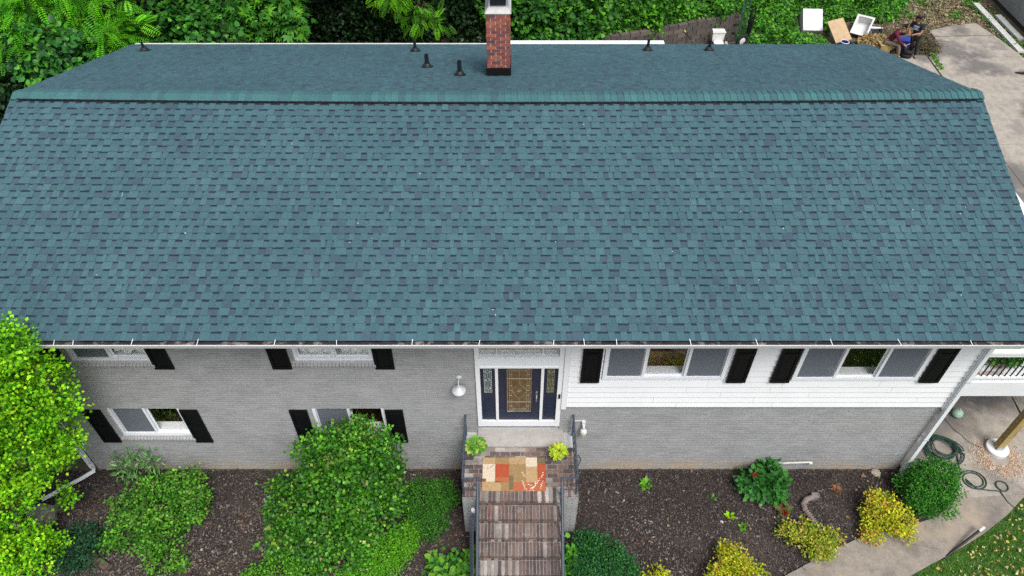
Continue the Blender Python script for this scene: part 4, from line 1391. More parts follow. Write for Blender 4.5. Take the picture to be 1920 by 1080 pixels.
# hose bundle hung on the left rail
mb = MB()
for k in range(6):
    o_ = -.70 - .012 * k
    mb.tube([(o_ - .03, -1.80 - .02 * k, 1.55), (o_ - .05, -2.1, 1.2 - .04 * k), (o_ - .04, -2.5, .9 - .05 * k), (o_ - .02, -2.9 + .02 * k, .6)], .012, 6)
t = thing('hung_hose', 'bundle of blue grey hose hung along the left stair railing', 'hose', (-.75, -2.2, .6))
mb.build('coil', 'iron', t)
mb = MB(); mb.lathe((-.745, -1.80, 1.50), [(0, 0), (.035, 0), (.04, .10), (.03, .12), (0, .12)], 10); mb.build('fitting', 'white_plastic', t)

def planter(x, y, pal, label, leaf, per, seed_shape):
    t = thing('potted_hosta', label, 'potted plant', (x, y, LZ), 'potted hostas flanking the door')
    mb = MB(); mb.lathe((x, y, LZ + .004), [(0, 0), (.095, 0), (.115, .10), (.13, .18), (.145, .19), (.145, .205), (.125, .205), (.12, .17), (0, .165)], 20); mb.build('pot', 'pot', t, smooth=False)
    n = per
    a = NR.uniform(0, 6.28, n); el = NR.uniform(.15, 1.45, n)
    d = np.stack([np.cos(a) * np.cos(el), np.sin(a) * np.cos(el), np.sin(el)], 1)
    pos = np.array((x, y, LZ + .21)) + d * np.array((.15, .15, .15)) * NR.uniform(.4, 1.0, (n, 1))
    out = unit(np.stack([np.cos(a), np.sin(a), .15 * np.ones(n) - .3 * (el < .5)], 1) + NR.normal(0, .2, (n, 3)))
    nr = unit(d + np.array((0, 0, .6)) + NR.normal(0, .2, (n, 3)))
    np_mesh('foliage', *scatter(L6, pos, out, nr, leaf * NR.uniform(.7, 1.15, n), pick(pal, n) * NR.uniform(.85, 1.15, (n, 1))), 'leaf_glossy', parent=t)
planter(-.72, -.52, [(.11, .30, .035), (.16, .36, .05), (.09, .24, .03), (.34, .46, .08)], 'potted hosta with green leaves left of the front door', .125, 150, 0)
planter(.93, -.66, [(.42, .52, .03), (.36, .48, .03), (.5, .55, .06), (.26, .42, .03)], 'potted hosta with yellow leaves right of the front door', .105, 180, 1)

# wall lights
t = thing('wall_lantern', 'silver barn lantern on the grey brick left of the door', 'wall light', (-1.02, 0, 3.2))
mb = MB(); mb.lathe((-1.01, -.004, 3.38), [(0, .03), (.03, .028), (.055, .012), (.06, 0)], 16, M=Matrix.Rotation(rad(90), 3, 'X')); mb.build('backplate', 'lamp_metal', t)
mb = MB(); mb.tube([(-1.01, -.02, 3.38), (-1.01, -.10, 3.42), (-1.01, -.17, 3.40), (-1.01, -.18, 3.33)], .011, 8); mb.build('arm', 'lamp_metal', t)
mb = MB(); mb.lathe((-1.01, -.18, 3.20), [(.10, .004), (.132, 0), (.134, .008), (.12, .03), (.03, .12), (.022, .15), (0, .155)], 24); mb.build('shade', 'lamp_metal', t)
mb = MB(); mb.lathe((-1.01, -.18, 3.03), [(0, 0), (.04, .004), (.062, .05), (.068, .17)], 18); mb.build('globe', 'lamp_glass', t, smooth=True)
for k in range(4):
    a = k * math.pi / 2 + .4
    mb = MB(); mb.tube([(-1.01 + .072 * math.cos(a), -.18 + .072 * math.sin(a), 3.20), (-1.01 + .066 * math.cos(a), -.18 + .066 * math.sin(a), 3.06), (-1.01, -.18, 3.02)], .005, 4); mb.build('cage_bar', 'lamp_metal', t)
t = thing('jar_light', 'small white jar light with conduit on the grey brick right of the steps', 'wall light', (1.46, 0, 1.7))
mb = MB(); mb.tube([(1.28, -.012, 1.93), (1.44, -.012, 1.93)], .012, 6); mb.build('conduit', 'lamp_metal', t)
mb = MB(); mb.box(1.43, 1.50, -.07, -.002, 1.84, 1.94); mb.tube([(1.465, -.04, 1.88), (1.465, -.12, 1.83), (1.465, -.13, 1.78)], .022, 8); mb.build('bracket', 'white_plastic', t)
mb = MB(); mb.lathe((1.465, -.13, 1.64), [(.058, 0), (.068, .03), (.07, .10), (.05, .14), (.02, .15)], 16); mb.build('body', 'white_plastic', t, smooth=True)
mb = MB(); mb.lathe((1.465, -.13, 1.545), [(0, 0), (.035, .005), (.052, .04), (.054, .10)], 16); mb.build('globe', 'lamp_glass_y', t, smooth=True)
# outlet pipe on the wall and bent stake
mb = MB(); mb.tube([(5.60, .0, .42), (5.60, -.05, .40), (5.62, -.06, .34), (6.50, -.06, .40), (6.55, -.06, .36), (6.55, -.03, .28)], .022, 8)
for x in (5.61, 6.52): mb.tube([(x - .03, -.06, .37), (x + .04, -.06, .375)], .032, 8)
tag(mb.build('wall_pipe', 'plank', at=(6.05, -.03, .3)), 'pale pipe fixed low along the grey brick wall', 'pipe')
mb = MB(); mb.tube([(1.42, -.12, 0), (1.45, -.10, .36), (1.50, -.06, .52), (1.44, -.02, .62)], .009, 6)
tag(mb.build('bent_stake', 'tire', at=(1.42, -.12, 0)), 'thin bent dark metal stake against the wall beside the steps', 'stake')

# ================================================================== GARDEN
def shrub(name, label, base, blobs, T, leaf, pal, per_m2, m='leaf', group=None, stems=6, cat='shrub', fit=.86, **kw):
    t = thing(name, label, cat, (base[0], base[1], .02), group)
    blobs = [(b[0], b[1], b[2], b[3] * fit) + tuple(q * fit for q in b[4:]) for b in blobs]
    mb = MB()
    tips = []
    for b in R.sample(blobs, min(len(blobs), stems)) + [R.choice(blobs) for _ in range(max(0, stems - len(blobs)))]:
        tips.append((b[0] + R.uniform(-.4, .4) * b[3], b[1] + R.uniform(-.4, .4) * b[3], max(.1, b[2] + R.uniform(-.2, .5) * b[3])))
    h = max(b[2] + b[3] for b in blobs)
    limb_set(mb, (base[0], base[1], 0), tips, .012 + .012 * h, .004)
    mb.build('stems', 'bark', t)
    np_mesh('foliage', *foliage(blobs, T, leaf, pal, per_m2, **kw), m, parent=t)
    return t
GRN = [(.05, .20, .016), (.08, .29, .02), (.028, .11, .014), (.14, .38, .03)]
DEEP = [(.03, .115, .018), (.04, .14, .02), (.025, .09, .018)]
LIME = [(.13, .36, .02), (.16, .42, .025), (.11, .30, .02)]
GOLD = [(.18, .53, .012), (.27, .62, .015), (.11, .38, .012), (.40, .68, .02)]
shrub('azalea_shrub', 'loose green azalea shrub below the lower left window', (-7.35, -1.1),
      [(-7.5, -1.05, .42, .62, .42), (-6.95, -.75, .5, .5, .42), (-6.75, -1.15, .42, .45, .4), (-7.2, -1.65, .35, .55, .36), (-8.0, -1.15, .36, .45, .36), (-7.95, -1.6, .25, .4, .28), (-6.95, -2.15, .22, .36, .26)],
      L4W, .062, GRN + [(.16, .27, .05)], 420, clump=.13)
shrub('camellia_shrub', 'large dense green camellia shrub in front of the lower window', (-3.6, -1.2),
      [(-3.75, -1.35, .75, .95, .75), (-3.0, -1.25, .7, .75, .7), (-4.35, -1.3, .7, .6, .65), (-3.45, -.75, 1.35, .75, .75), (-3.1, -.6, 1.75, .52, .6), (-3.75, -.62, 1.45, .5, .55), (-2.75, -.8, 1.15, .5, .6), (-3.4, -2.0, .45, .75, .5), (-4.2, -1.85, .4, .55, .45), (-3.1, -.55, 2.08, .32, .4), (-2.72, -.62, 1.75, .42, .45), (-3.6, -.58, 1.8, .34, .36)],
      L4W, .078, [(.045, .18, .014), (.075, .27, .018), (.022, .09, .012), (.15, .38, .028), (.05, .19, .015), (.03, .12, .014), (.24, .34, .06), (.38, .28, .13)], 300, fit=.98, var=.38, rnd=.75, w=[.2, .2, .2, .12, .12, .12, .03, .01], clump=.16, m='leaf_glossy')
shrub('boxwood_shrub', 'small tight boxwood between the big shrub and the steps', (-1.75, -1.0),
      [(-1.85, -.95, .38, .5, .40), (-1.5, -.85, .36, .4, .38), (-1.75, -1.4, .3, .42, .32)], L4W, .034, [(.045, .17, .017), (.058, .21, .02), (.036, .13, .017)], 1500, clump=.08, per_clump=18)
shrub('lime_shrub', 'low bright lime green shrub at the foot of the big shrub', (-2.55, -2.15),
      [(-2.55, -2.1, .26, .5, .3), (-2.2, -1.75, .26, .38, .3), (-2.9, -2.35, .24, .42, .28)], L4W, .04, [(.10, .33, .015), (.13, .39, .018), (.085, .28, .015)], 1200, clump=.09, per_clump=16)
shrub('low_shrub', 'low leafy shrub at the bottom edge under the big shrub', (-4.5, -2.45),
      [(-4.6, -2.4, .26, .42, .3), (-4.05, -2.5, .25, .4, .28), (-5.05, -2.6, .2, .3, .25)], L4W, .045, GRN + LIME[:1], 900, clump=.1)
shrub('dark_fern_shrub', 'dark blue green feathery shrub beside the lime tree', (-8.75, -1.95),
      [(-8.75, -1.75, .25, .4, .3), (-8.55, -2.05, .2, .35, .25), (-8.95, -2.15, .2, .3, .2)], L4, .06, [(.02, .075, .035), (.028, .10, .045), (.02, .06, .025)], 700, clump=.1)
shrub('sprouting_sapling', 'tall thin sapling with willowy leaves rising by the lower left window', (-8.05, -.35),
      [(-8.1, -.32, .75, .26, .3), (-7.85, -.3, 1.0, .22, .3), (-8.3, -.3, .55, .2, .3), (-7.6, -.32, .85, .15, .2)], L4N, .15, [(.12, .29, .08), (.16, .34, .11), (.09, .23, .06)], 60, sprays=2, clump=.14, per_clump=7, stems=9, droop=.3)
shrub('juniper_shrub', 'dark green feathery juniper right of the steps', (1.75, -2.3),
      [(1.8, -2.15, .33, .5, .36), (1.55, -2.45, .28, .45, .3), (2.15, -2.4, .25, .42, .28), (1.55, -1.85, .3, .28, .32)], L4, .05, [(.025, .125, .035), (.035, .16, .04), (.02, .095, .03), (.05, .2, .04)], 1300, fit=.8, clump=.10, rnd=.8)
shrub('hydrangea', 'broad leaved green hydrangea with red blooms against the right wall', (5.45, -.4),
      [(5.55, -.38, .35, .42, .34), (5.2, -.5, .26, .34, .28), (5.6, -.62, .26, .36, .28)], L6, .115, [(.035, .16, .028), (.05, .20, .03), (.028, .12, .025)], 300, fit=.68, clump=.12, per_clump=8, up=.9, rnd=.35, m='leaf_glossy')
YEL = [(.40, .45, .018), (.50, .52, .022), (.28, .38, .018), (.56, .50, .04)]
YELW = YEL * 3 + [(.55, .26, .08), (.22, .30, .03)]
for nm, lb, base, bl, pal in (
    ('spirea_bush', 'yellow green spirea with tan tips beside the drain pipe', (6.1, -1.8), [(5.72, -1.62, .26, .25, .24), (6.2, -1.92, .26, .34, .26), (6.5, -1.75, .22, .26, .24), (6.12, -1.58, .25, .25, .24)], [(.22, .36, .025), (.32, .40, .03), (.44, .44, .03), (.16, .27, .025), (.5, .33, .09)]),
    ('spirea_bush', 'largest bright yellow spirea next to the round boxwood', (7.8, -1.28), [(7.7, -1.12, .38, .40, .34), (7.98, -1.4, .34, .38, .3), (7.38, -1.64, .2, .22, .2), (7.55, -1.3, .3, .3, .26)], YELW),
    ('spirea_bush', 'bright yellow spirea cut by the bottom edge of the picture', (4.4, -2.4), [(4.4, -2.25, .34, .40, .32), (4.62, -2.6, .3, .38, .3), (4.1, -2.6, .28, .34, .28)], YELW),
    ('spirea_bush', 'small yellow spirea at the bottom edge nearest the steps', (2.85, -2.65), [(2.85, -2.6, .22, .3, .24)], YEL)):
    shrub(nm, lb, base, bl, L4W, .05, pal, 900, group='yellow spirea bushes in the right bed', fit=.78, clump=.09, per_clump=12)
shrub('round_boxwood', 'round clipped boxwood at the right corner of the house', (8.85, -.75),
      [(8.85, -.72, .55, .58, .52), (9.05, -.55, .6, .42, .45), (8.6, -.9, .42, .4, .38)], L4W, .042, [(.045, .20, .02), (.06, .25, .022), (.035, .15, .02)], 1300, clump=.09, per_clump=16)
shrub('leafy_perennial', 'broad leaved perennial left of the steps at the bottom edge', (-1.15, -2.35),
      [(-1.35, -2.3, .18, .26, .2), (-.98, -2.3, .2, .2, .2)], L6, .13, [(.06, .24, .03), (.14, .33, .03), (.05, .2, .03)], 190, clump=.14, per_clump=6, cat='plant', up=.8)
shrub('leafy_perennial', 'broad leaved perennial right of the steps at the bottom edge', (1.28, -2.2),
      [(1.25, -2.2, .18, .22, .2)], L6, .13, [(.08, .30, .03), (.12, .36, .03)], 190, clump=.14, per_clump=6, cat='plant', up=.8)
def weed(x, y, r_, pal, lb, n=34, T=L4):
    a = NR.uniform(0, 6.28, n)
    d = np.stack([np.cos(a), np.sin(a), NR.uniform(.1, .9, n)], 1)
    pos = np.array((x, y, float(bed_z(np.array(x), np.array(y))) + .01)) + d * .02
    o = np_mesh('weed', *scatter(T, pos, d, unit(np.array((0, 0, 1.)) + NR.normal(0, .25, (n, 3))), r_ * NR.uniform(.6, 1.1, n), pick(pal, n) * NR.uniform(.8, 1.2, (n, 1))), 'leaf', at=(x, y, 0.02))
    tag(o, lb, 'weed', 'small plants in the mulch')
weed(2.94, -.4, .17, GRN + LIME, 'green rosette weed alone in the dark mulch', 30)
weed(4.61, -1.14, .13, GOLD[:2] + YEL[:1], 'tiny yellow green seedling in the middle of the right bed', 16)
weed(4.83, -1.39, .11, LIME, 'tiny green seedling just below the yellow green one', 14)
weed(4.35, -.72, .08, GRN, 'tiny weed left of the hydrangea', 12)
weed(-1.6, -1.99, .14, LIME, 'bright green five leaved seedling left of the steps', 14)
weed(-5.25, -1.84, .12, GRN, 'small green seedling left of the big shrub', 12)
weed(-6.6, -2.26, .17, GRN, 'green sprout below the azalea', 20)
weed(7.05, -.52, .12, [(.36, .15, .07), (.34, .18, .09), (.25, .12, .06)], 'dried orange brown sprig in the right bed', 60, L4N)
weed(5.75, -1.0, .2, [(.09, .15, .04), (.14, .15, .05), (.2, .16, .07)], 'dull low sprawl of leaves under the red blooms', 60, L4)
for x, y, lb in ((5.78, -.93, 'red bloom below the hydrangea, upper of two'), (5.77, -1.13, 'red bloom below the hydrangea, lower of two'), (5.2, -.45, 'dark red bloom among the hydrangea leaves')):
    n = 26
    d = unit(NR.normal(size=(n, 3)) + np.array((0, 0, .8)))
    o = np_mesh('flower', *scatter(L4W, np.array((x, y, .12 if y < -.6 else .5)) + d * .02, d, unit(NR.normal(size=(n, 3)) + np.array((0, 0, 1.))), .055 * NR.uniform(.7, 1.1, n), pick([(.42, .01, .015), (.32, .01, .015)], n)), 'leaf', at=(x, y, .03))
    tag(o, lb, 'flower', 'red blooms')
# stones and litter in the bed
for x, y, s, c, lb in ((1.72, -1.72, .12, (.34, .30, .24), 'pale broken stone in the mulch right of the steps'), (1.42, -1.62, .06, (.5, .46, .4), 'small pale stone next to the steps'), (4.42, -1.27, .04, (.7, .7, .68), 'tiny white stone in the right bed'), (8.05, -.12, .10, (.3, .27, .22), 'stone at the wall foot by the downspout')):
    mb = MB(c)
    prof = [(s * R.uniform(.8, 1.1), 0), (s * R.uniform(.8, 1.1), s * .25), (s * .5, s * .42), (0, s * .45)]
    mb.lathe((x, y, .03), prof, 6)
    tag(mb.build('stone', 'block', at=(x, y, .02)), lb, 'stone', 'stones in the bed')
mb = MB()
path = [(6.47, -.74, .12), (6.30, -.80, .12), (6.22, -.90, .11), (6.22, -1.02, .10), (6.34, -1.28, .09), (6.46, -1.6, .08)]
tag(thing('drain_pipe', 'taupe corrugated drain pipe with square end in the right bed', 'drain pipe', (6.3, -1.0, .03)))
t = bpy.data.objects['drain_pipe']
mb.box(6.44, 6.56, -.79, -.66, .06, .17); mb.build('outlet', 'corrugated', t)
mb = MB()
P2, r2 = [], []
for i in range(len(path) - 1):
    a, b = Vector(path[i]), Vector(path[i + 1])
    m_ = max(2, int((b - a).length / .012))
    for k in range(m_):
        P2.append(a.lerp(b, k / m_)); r2.append((.060 if i < 2 else (.066 if k % 4 < 2 else .046)))
mb.tube(P2, r2, 10); mb.build('pipe', 'corrugated', t)
# stone edging between bed and path
edge = thing('garden_edging', 'low grey stone edging between the right bed and the path', 'edging', (6.4, -2.0, 0))
pts = [(4.9, -2.86), (5.5, -2.46), (6.56, -1.95), (7.4, -1.60), (8.0, -1.44)]
for (p, q) in zip(pts, pts[1:]):
    a, b = Vector((*p, 0)), Vector((*q, 0)); L_ = (b - a).length; m_ = max(1, int(L_ / .30)); an = math.atan2(b.y - a.y, b.x - a.x)
    for k in range(m_):
        c = a.lerp(b, (k + .5) / m_)
        mb = MB(tone((.24, .22, .2), .15)); mb.obox((c.x, c.y, .045 + R.uniform(-.006, .006)), (L_ / m_ - .012, .085, .10), (R.uniform(-.03, .03), 0, an + R.uniform(-.03, .03)))
        mb.build('edging_stone', 'block', edge)

# golden tree in front of the left end of the house
gold = thing('golden_tree', 'tall bright lime yellow leafed tree at the left edge of the picture', 'tree', (-9.75, -2.0, 0))
GB = [(-7.78, -1.3, 5.95, .34), (-7.98, -1.3, 5.35, .52), (-8.0, -1.2, 4.5, .58), (-8.55, -1.5, 4.2, .74), (-8.3, -1.2, 3.4, .56), (-8.85, -1.4, 2.9, .58), (-8.58, -1.05, 2.55, .36), (-9.4, -1.8, 2.15, .46), (-9.12, -1.6, 2.15, .26), (-9.75, -2.0, .9, .68), (-9.55, -2.2, .40, .52), (-10.2, -2.2, .6, .66), (-9.02, -1.15, .98, .17),
      (-8.7, -1.6, 5.4, .9), (-9.5, -1.8, 4.9, 1.0), (-10.2, -1.9, 3.8, 1.0), (-10.2, -1.9, 2.4, .9), (-9.4, -1.7, 6.2, .7), (-8.5, -1.5, 6.2, .5), (-9.35, -1.4, 3.6, .8)]
mb = MB()
mb.tube([(-9.75, -2.0, -.05), (-9.65, -1.9, .9), (-9.4, -1.75, 2.2), (-9.1, -1.6, 3.6), (-8.9, -1.6, 5.2)], [.10, .085, .07, .05, .02], 8)
mb.build('trunk', 'bark', gold)
mb = MB()
for b in GB:
    t_ = min(.95, max(.1, (b[2] - .6) / 6)); s_ = Vector((-9.75 + .85 * t_, -2.0 + .4 * t_, max(.3, b[2] - .7)))
    limb_set(mb, s_, [(b[0], b[1], b[2])] + [(b[0] + R.uniform(-.6, .6) * b[3], b[1] + R.uniform(-.6, .6) * b[3], b[2] + R.uniform(-.2, .7) * b[3]) for _ in range(3)], .022, .005)
mb.build('branches', 'bark', gold)
np_mesh('crown', *foliage(GB, L4W, .064, GOLD + [(.05, .19, .01)], 480, sprays=3, var=.36, rnd=.8, clump=.13, per_clump=15, w=[.28, .25, .24, .10, .13], low=-.8, inner=.55), 'leaf', parent=gold)
mb = MB((.25, .24, .23)); mb.lathe((-9.95, -1.2, .0), [(.34, 0), (.33, .12), (.22, .24), (0, .27)], 7)
tag(mb.build('boulder', 'block', at=(-9.95, -1.2, 0)), 'grey boulder half hidden under the lime tree', 'boulder')
mb = MB(); mb.obox((-8.35, -2.15, .07), (.5, .14, .1), (0, 0, -.5))
tag(mb.build('old_timber', 'bark', at=(-8.35, -2.15, .02)), 'short weathered timber lying beneath the dark feathery shrub', 'timber')

# ================================================================== RIGHT SIDE: deck, post, hose and bits
DZ, DY0, DX0, DX1, DY1 = 2.62, .45, XRW + .06, 12.98, 7.6
deck = thing('side_deck', 'raised white side deck with black balusters at the right end of the house', 'deck', (10.8, 3.5, 0))
x = DX0
k = 0
while x < DX1 - .02:
    mb = MB(); mb.box(x, min(x + .136, DX1), DY0 + .03, DY1, DZ - .03, DZ); mb.build('deck_board', 'deck_white', deck); x += .141
mb = MB(); mb.box(DX0, DX1, DY0 - .01, DY0 + .029, DZ - .46, DZ + .0); mb.box(DX1 - .04, DX1 + .002, DY0 + .03, DY1, DZ - .30, DZ - .031); mb.box(DX0, DX1 - .04, DY1 - .04, DY1, DZ - .30, DZ - .031)
mb.build('fascia', 'deck_white', deck)
mb = MB(); mb.box(DX0, DX1, DY0 - .005, DY0 + .10, DZ + .88, DZ + .935); mb.box(DX0, DX1, DY0 + .02, DY0 + .075, DZ + .78, DZ + .879)
mb.build('top_rail', 'deck_white', deck)
mb = MB(); mb.box(DX0, DX1, DY0 + .015, DY0 + .08, DZ + .07, DZ + .14)
mb.build('bottom_rail', 'deck_white', deck)
for px_, py_ in ((DX0 + .06, DY0 + .05), (10.97, DY0 + .05), (DX1 - .05, DY0 + .05)):
    mb = MB(); mb.box(px_ - .055, px_ + .055, py_ - .056, py_ + .054, DZ + .001, DZ + 1.0); mb.build('rail_post', 'deck_white', deck)
x = DX0 + .2
while x < DX1 - .1:
    if abs(x - 10.97) > .08:
        mb = MB(); mb.box(x - .009, x + .009, DY0 + .035, DY0 + .055, DZ + .139, DZ + .781); mb.build('baluster', 'baluster', deck)
    x += .118
for (px_, py_) in ((10.97, .47), (DX1 - .12, .6), (10.97, 7.3), (DX1 - .12, 7.3)):
    mb = MB(); mb.box(px_ - .075, px_ + .075, py_ - .075, py_ + .075, .15, DZ - .31 if py_ > .55 else DZ - .465); p_ = mb.build('post', 'lumber', deck)
    mb = MB(); mb.box(px_ - .078, px_ + .078, py_ - .08, py_ - .0751, .14, .25); mb.build('bracket', 'galv', p_)
    mb = MB(); mb.lathe((px_ + .0, py_, .0), [(.245, .03), (.245, .135), (.235, .15), (0, .15)], 28); mb.build('footing', 'cap_metal', p_)
# sandy spoil round the footing
n = 2600
a = NR.uniform(0, 6.28, n); r_ = np.abs(NR.normal(0, .22, n)) + .2
pos = np.stack([10.93 + r_ * np.cos(a) * 1.1, .32 + r_ * np.sin(a) * .9 - .1, .064 + NR.uniform(0, .012, n)], 1)
tag(np_mesh('spoil', *scatter(CHIP, pos, np.stack([np.cos(a * 7), np.sin(a * 7), NR.normal(0, .2, n)], 1), unit(NR.normal(0, .4, (n, 3)) + np.array((0, 0, 1.))), NR.uniform(.01, .04, n), pick([(.45, .28, .17), (.5, .36, .24), (.38, .22, .13), (.6, .52, .42)], n)), 'chip'),
    'sandy reddish spoil strewn round the round footing', 'rubble', kind='stuff')
# planter and pots on the deck
t = thing('deck_planter', 'patterned stone planter with green plant behind the white deck railing', 'planter', (10.05, 1.0, DZ))
mb = MB(); mb.lathe((10.05, 1.0, DZ), [(0, 0), (.2, 0), (.27, .10), (.30, .18), (.32, .19), (.32, .22), (.28, .22), (.26, .18), (0, .17)], 22); mb.build('pot', 'planter_stone', t)
np_mesh('foliage', *foliage([(10.05, 1.0, DZ + .28, .30, .16), (9.85, 1.05, DZ + .25, .2, .14)], L6, .09, GRN, 420, clump=.08), 'leaf', parent=t)
mb = MB(); mb.box(9.42, 9.95, .56, .68, DZ + .001, DZ + .06); mb.box(9.45, 9.9, .58, .66, DZ + .0601, DZ + .10)
tag(mb.build('storage_crate', 'planter_stone', at=(9.7, .62, DZ)), 'low brown grey box on the deck in front of the planter', 'box')
# hose
mb = MB()
P_ = []
for k in range(9):
    r0 = .31 + .075 * math.sin(k * 2.1); cxk, cyk = 9.72 + .06 * math.sin(k * 1.7), .45 + .07 * math.cos(k * 2.3)
    for j in range(28):
        a = j / 28 * 2 * math.pi
        P_.append((cxk + (r0 + .02 * math.sin(3 * a + k)) * 1.05 * math.cos(a), cyk + (r0 + .015 * math.cos(2 * a + k)) * math.sin(a), .08 + .004 * k + .012 * (k % 3)))
P_ += [(9.98, .2, .06), (9.9, -.15, .06)]
cxk, cyk = 10.12, -.32
for j in range(0, 40):
    a = 2.6 - j / 40 * 4 * math.pi
    rr = .26 - .11 * (j / 40)
    P_.append((cxk + rr * math.cos(a) * 1.1 + .0 * j, cyk + rr * math.sin(a) * .95, .06 + .001 * (j % 9)))
P_ += [(10.1, -.52, .065), (10.35, -.56, .06), (10.62, -.58, .06)]
for j in range(16):
    a = -1.7 + j / 16 * 2 * math.pi
    P_.append((10.67 + .125 * math.cos(a), -.46 + .12 * math.sin(a), .06 + .001 * j))
P_ += [(10.58, -.60, .06), (10.62, -.82, .058), (10.75, -1.05, .05), (10.95, -1.25, .06), (11.4, -1.6, .06), (12.2, -2.1, .06)]
mb.tube([(a_, b_, c_ + .015) for a_, b_, c_ in P_], .0135, 6)
tag(mb.build('garden_hose', 'hose', at=(9.72, .42, .05)), 'dark green garden hose coiled on the patio and trailing over the lawn', 'hose')
t = thing('toy_ball', 'pale green round plastic lid or ball on the patio by the downspout', 'ball', (10.43, 1.38, .06))
mb = MB(); mb.lathe((10.43, 1.38, .061), [(0, .0), (.07, .01), (.115, .06), (.12, .11), (.10, .17), (.05, .21), (0, .22)], 20); mb.build('shell', 'ball', t, smooth=True)
mb = MB(); mb.lathe((10.45, 1.40, .262), [(.028, -.01), (.028, .03), (0, .03)], 10); mb.build('valve', 'crown', t)
t = thing('black_pole', 'black pole with white tip leaning over the edge of the path', 'pole', (8.80, -2.05, .0))
mb = MB(); mb.tube([(8.78, -2.06, .04), (9.60, -1.58, .26)], .026, 8); mb.build('shaft', 'black_plastic', t)
mb = MB(); mb.tube([(9.60, -1.58, .26), (9.72, -1.51, .292)], .036, 8); mb.build('tip', 'plank', t)
# weeds in the slab joints
for x, y, lb in ((16.35, 17.5, 'line of weeds in the driveway joint near the people'),):
    n = 160
    u = NR.random(n)
    pos = np.stack([16.42 - .12 * u + NR.normal(0, .04, n), 18.2 - 1.2 * u, .05 + NR.uniform(0, .06, n)], 1)
    o = np_mesh('joint_weeds', *scatter(L4W, pos, unit(NR.normal(size=(n, 3))), unit(NR.normal(0, .4, (n, 3)) + np.array((0, 0, 1.))), NR.uniform(.05, .11, n), pick(GRN + LIME, n)), 'leaf')
    tag(o, lb, 'weeds', kind='stuff')

# ================================================================== BEHIND THE HOUSE
# retaining wall of split blocks, running back to the right
A_, B_ = Vector((-1.5, wall_y(-1.5), 0)), Vector((9.0, wall_y(9.0), 0))
wdir = (B_ - A_).normalized(); wang = math.atan2(wdir.y, wdir.x); wn_ = Vector((wdir.y, -wdir.x, 0))
WL = (B_ - A_).length
rw = thing('retaining_wall', 'low retaining wall of grey brown blocks below the ivy slope', 'retaining wall', ((A_.x + B_.x) / 2, (A_.y + B_.y) / 2, 0))
c = A_.lerp(B_, .5)
mb = MB(); mb.obox((c.x - wn_.x * .13, c.y - wn_.y * .13, .47), (WL, .20, 1.0), (0, 0, wang)); mb.build('core', 'crack', rw)
base = origin(rw)
bme = []
BC = [(.085, .073, .066), (.105, .09, .08), (.07, .061, .057), (.12, .10, .088), (.08, .077, .078), (.098, .082, .073)]
for k in range(9):
    m_ = MB(tone(BC[k % 6], .15)); e = .012
    m_.hexa([(-.2, -.10, 0), (.2, -.10, 0), (.2, .1, 0), (-.2, .1, 0), (-.2 + e, -.10 + R.uniform(0, .02), .166), (.2 - e, -.10 + R.uniform(0, .02), .166), (.2 - e, .1, .166), (-.2 + e, .1, .166)])
    me = m_.mesh('block'); me.materials.append(MT['block']); bme.append(me)
for row in range(6):
    s = .2 + (.205 if row % 2 else 0)
    while s < WL - .15:
        p = A_ + wdir * s - Vector((0, 0, 0)) + wn_ * (-.015 * row + R.uniform(-.008, .008))
        piece('block', R.choice(bme), rw, Vector((p.x, p.y, row * .172)) - base, (R.uniform(-.01, .01), 0, wang + R.uniform(-.015, .015)))
        s += .41
# ivy over the slope
def ivy(name, label, xr, yr, n, cond, pal, size, zlo=.02, zhi=.30):
    x, y = NR.uniform(*xr, n), NR.uniform(*yr, n)
    k = cond(x, y); x, y = x[k], y[k]; n = len(x)
    mound = .5 + .5 * np.sin(x * 2.9 + np.sin(y * 2.2)) * np.sin(y * 3.3 + 1)
    z = hill_z(x, y) + .03 + NR.uniform(zlo, zhi, n) * (.35 + .9 * mound)
    pos = np.stack([x, y, z], 1)
    d = unit(NR.normal(size=(n, 3)) * np.array((1, 1, .35)) + np.array((0, -.4, -.15)))
    nr = unit(np.array((0, -.35, 1.)) + NR.normal(0, .4, (n, 3)))
    col = pick(pal, n) * NR.uniform(.7, 1.25, (n, 1)) * (.75 + .5 * mound[:, None])  # shading painted in: leaf colour darker in hollows, lighter on mounds
    prts = [scatter(L4W, pos, d, nr, size * NR.uniform(.6, 1.3, n), col)]
    if zhi > .2:                                   # taller clumps of vine and weed
        k = NR.choice(n, 90, replace=False)
        k = np.array([i for i in k if not (10.9 < x[i] < 15.9 and y[i] < 21.2)])
        prts.append(foliage([(x[i], y[i], float(hill_z(x[i], y[i])) + .18, NR.uniform(.2, .5), NR.uniform(.2, .45)) for i in k], L4W, size * 1.15, pal, 90, clump=.16, per_clump=9, var=.4, sprays=2))
    return tag(np_mesh(name, *merge(prts), 'leaf'), label, 'ivy', kind='stuff')
IVY = [(.045, .18, .015), (.065, .245, .017), (.03, .12, .013), (.11, .34, .02), (.02, .08, .011)]
ivy('ivy', 'bright green ivy covering the slope above the block wall', (2.2, 9.3), (16.5, 26), 40000, lambda x, y: (y > wall_y(x) + .05) & (y < wall_y(x) + 6), IVY, .13)
ivy('ivy', 'bright green ivy and vines behind the dumped white fixtures', (9.1, 17.2), (18.6, 26.5), 52000,
    lambda x, y: (y > np.where(x < 12.55, 18.6, np.where(x < 13.9, 19.75 + .15 * np.sin(x * 3), 20.4)) + np.clip(x - 15.4, 0, 3) * 1.3) & ~((x > 13.0) & (x < 15.6) & (y < 20.6)) & ~((x > 11.65) & (x < 12.8) & (y > 19.45) & (y < 20.8)), IVY, .12)
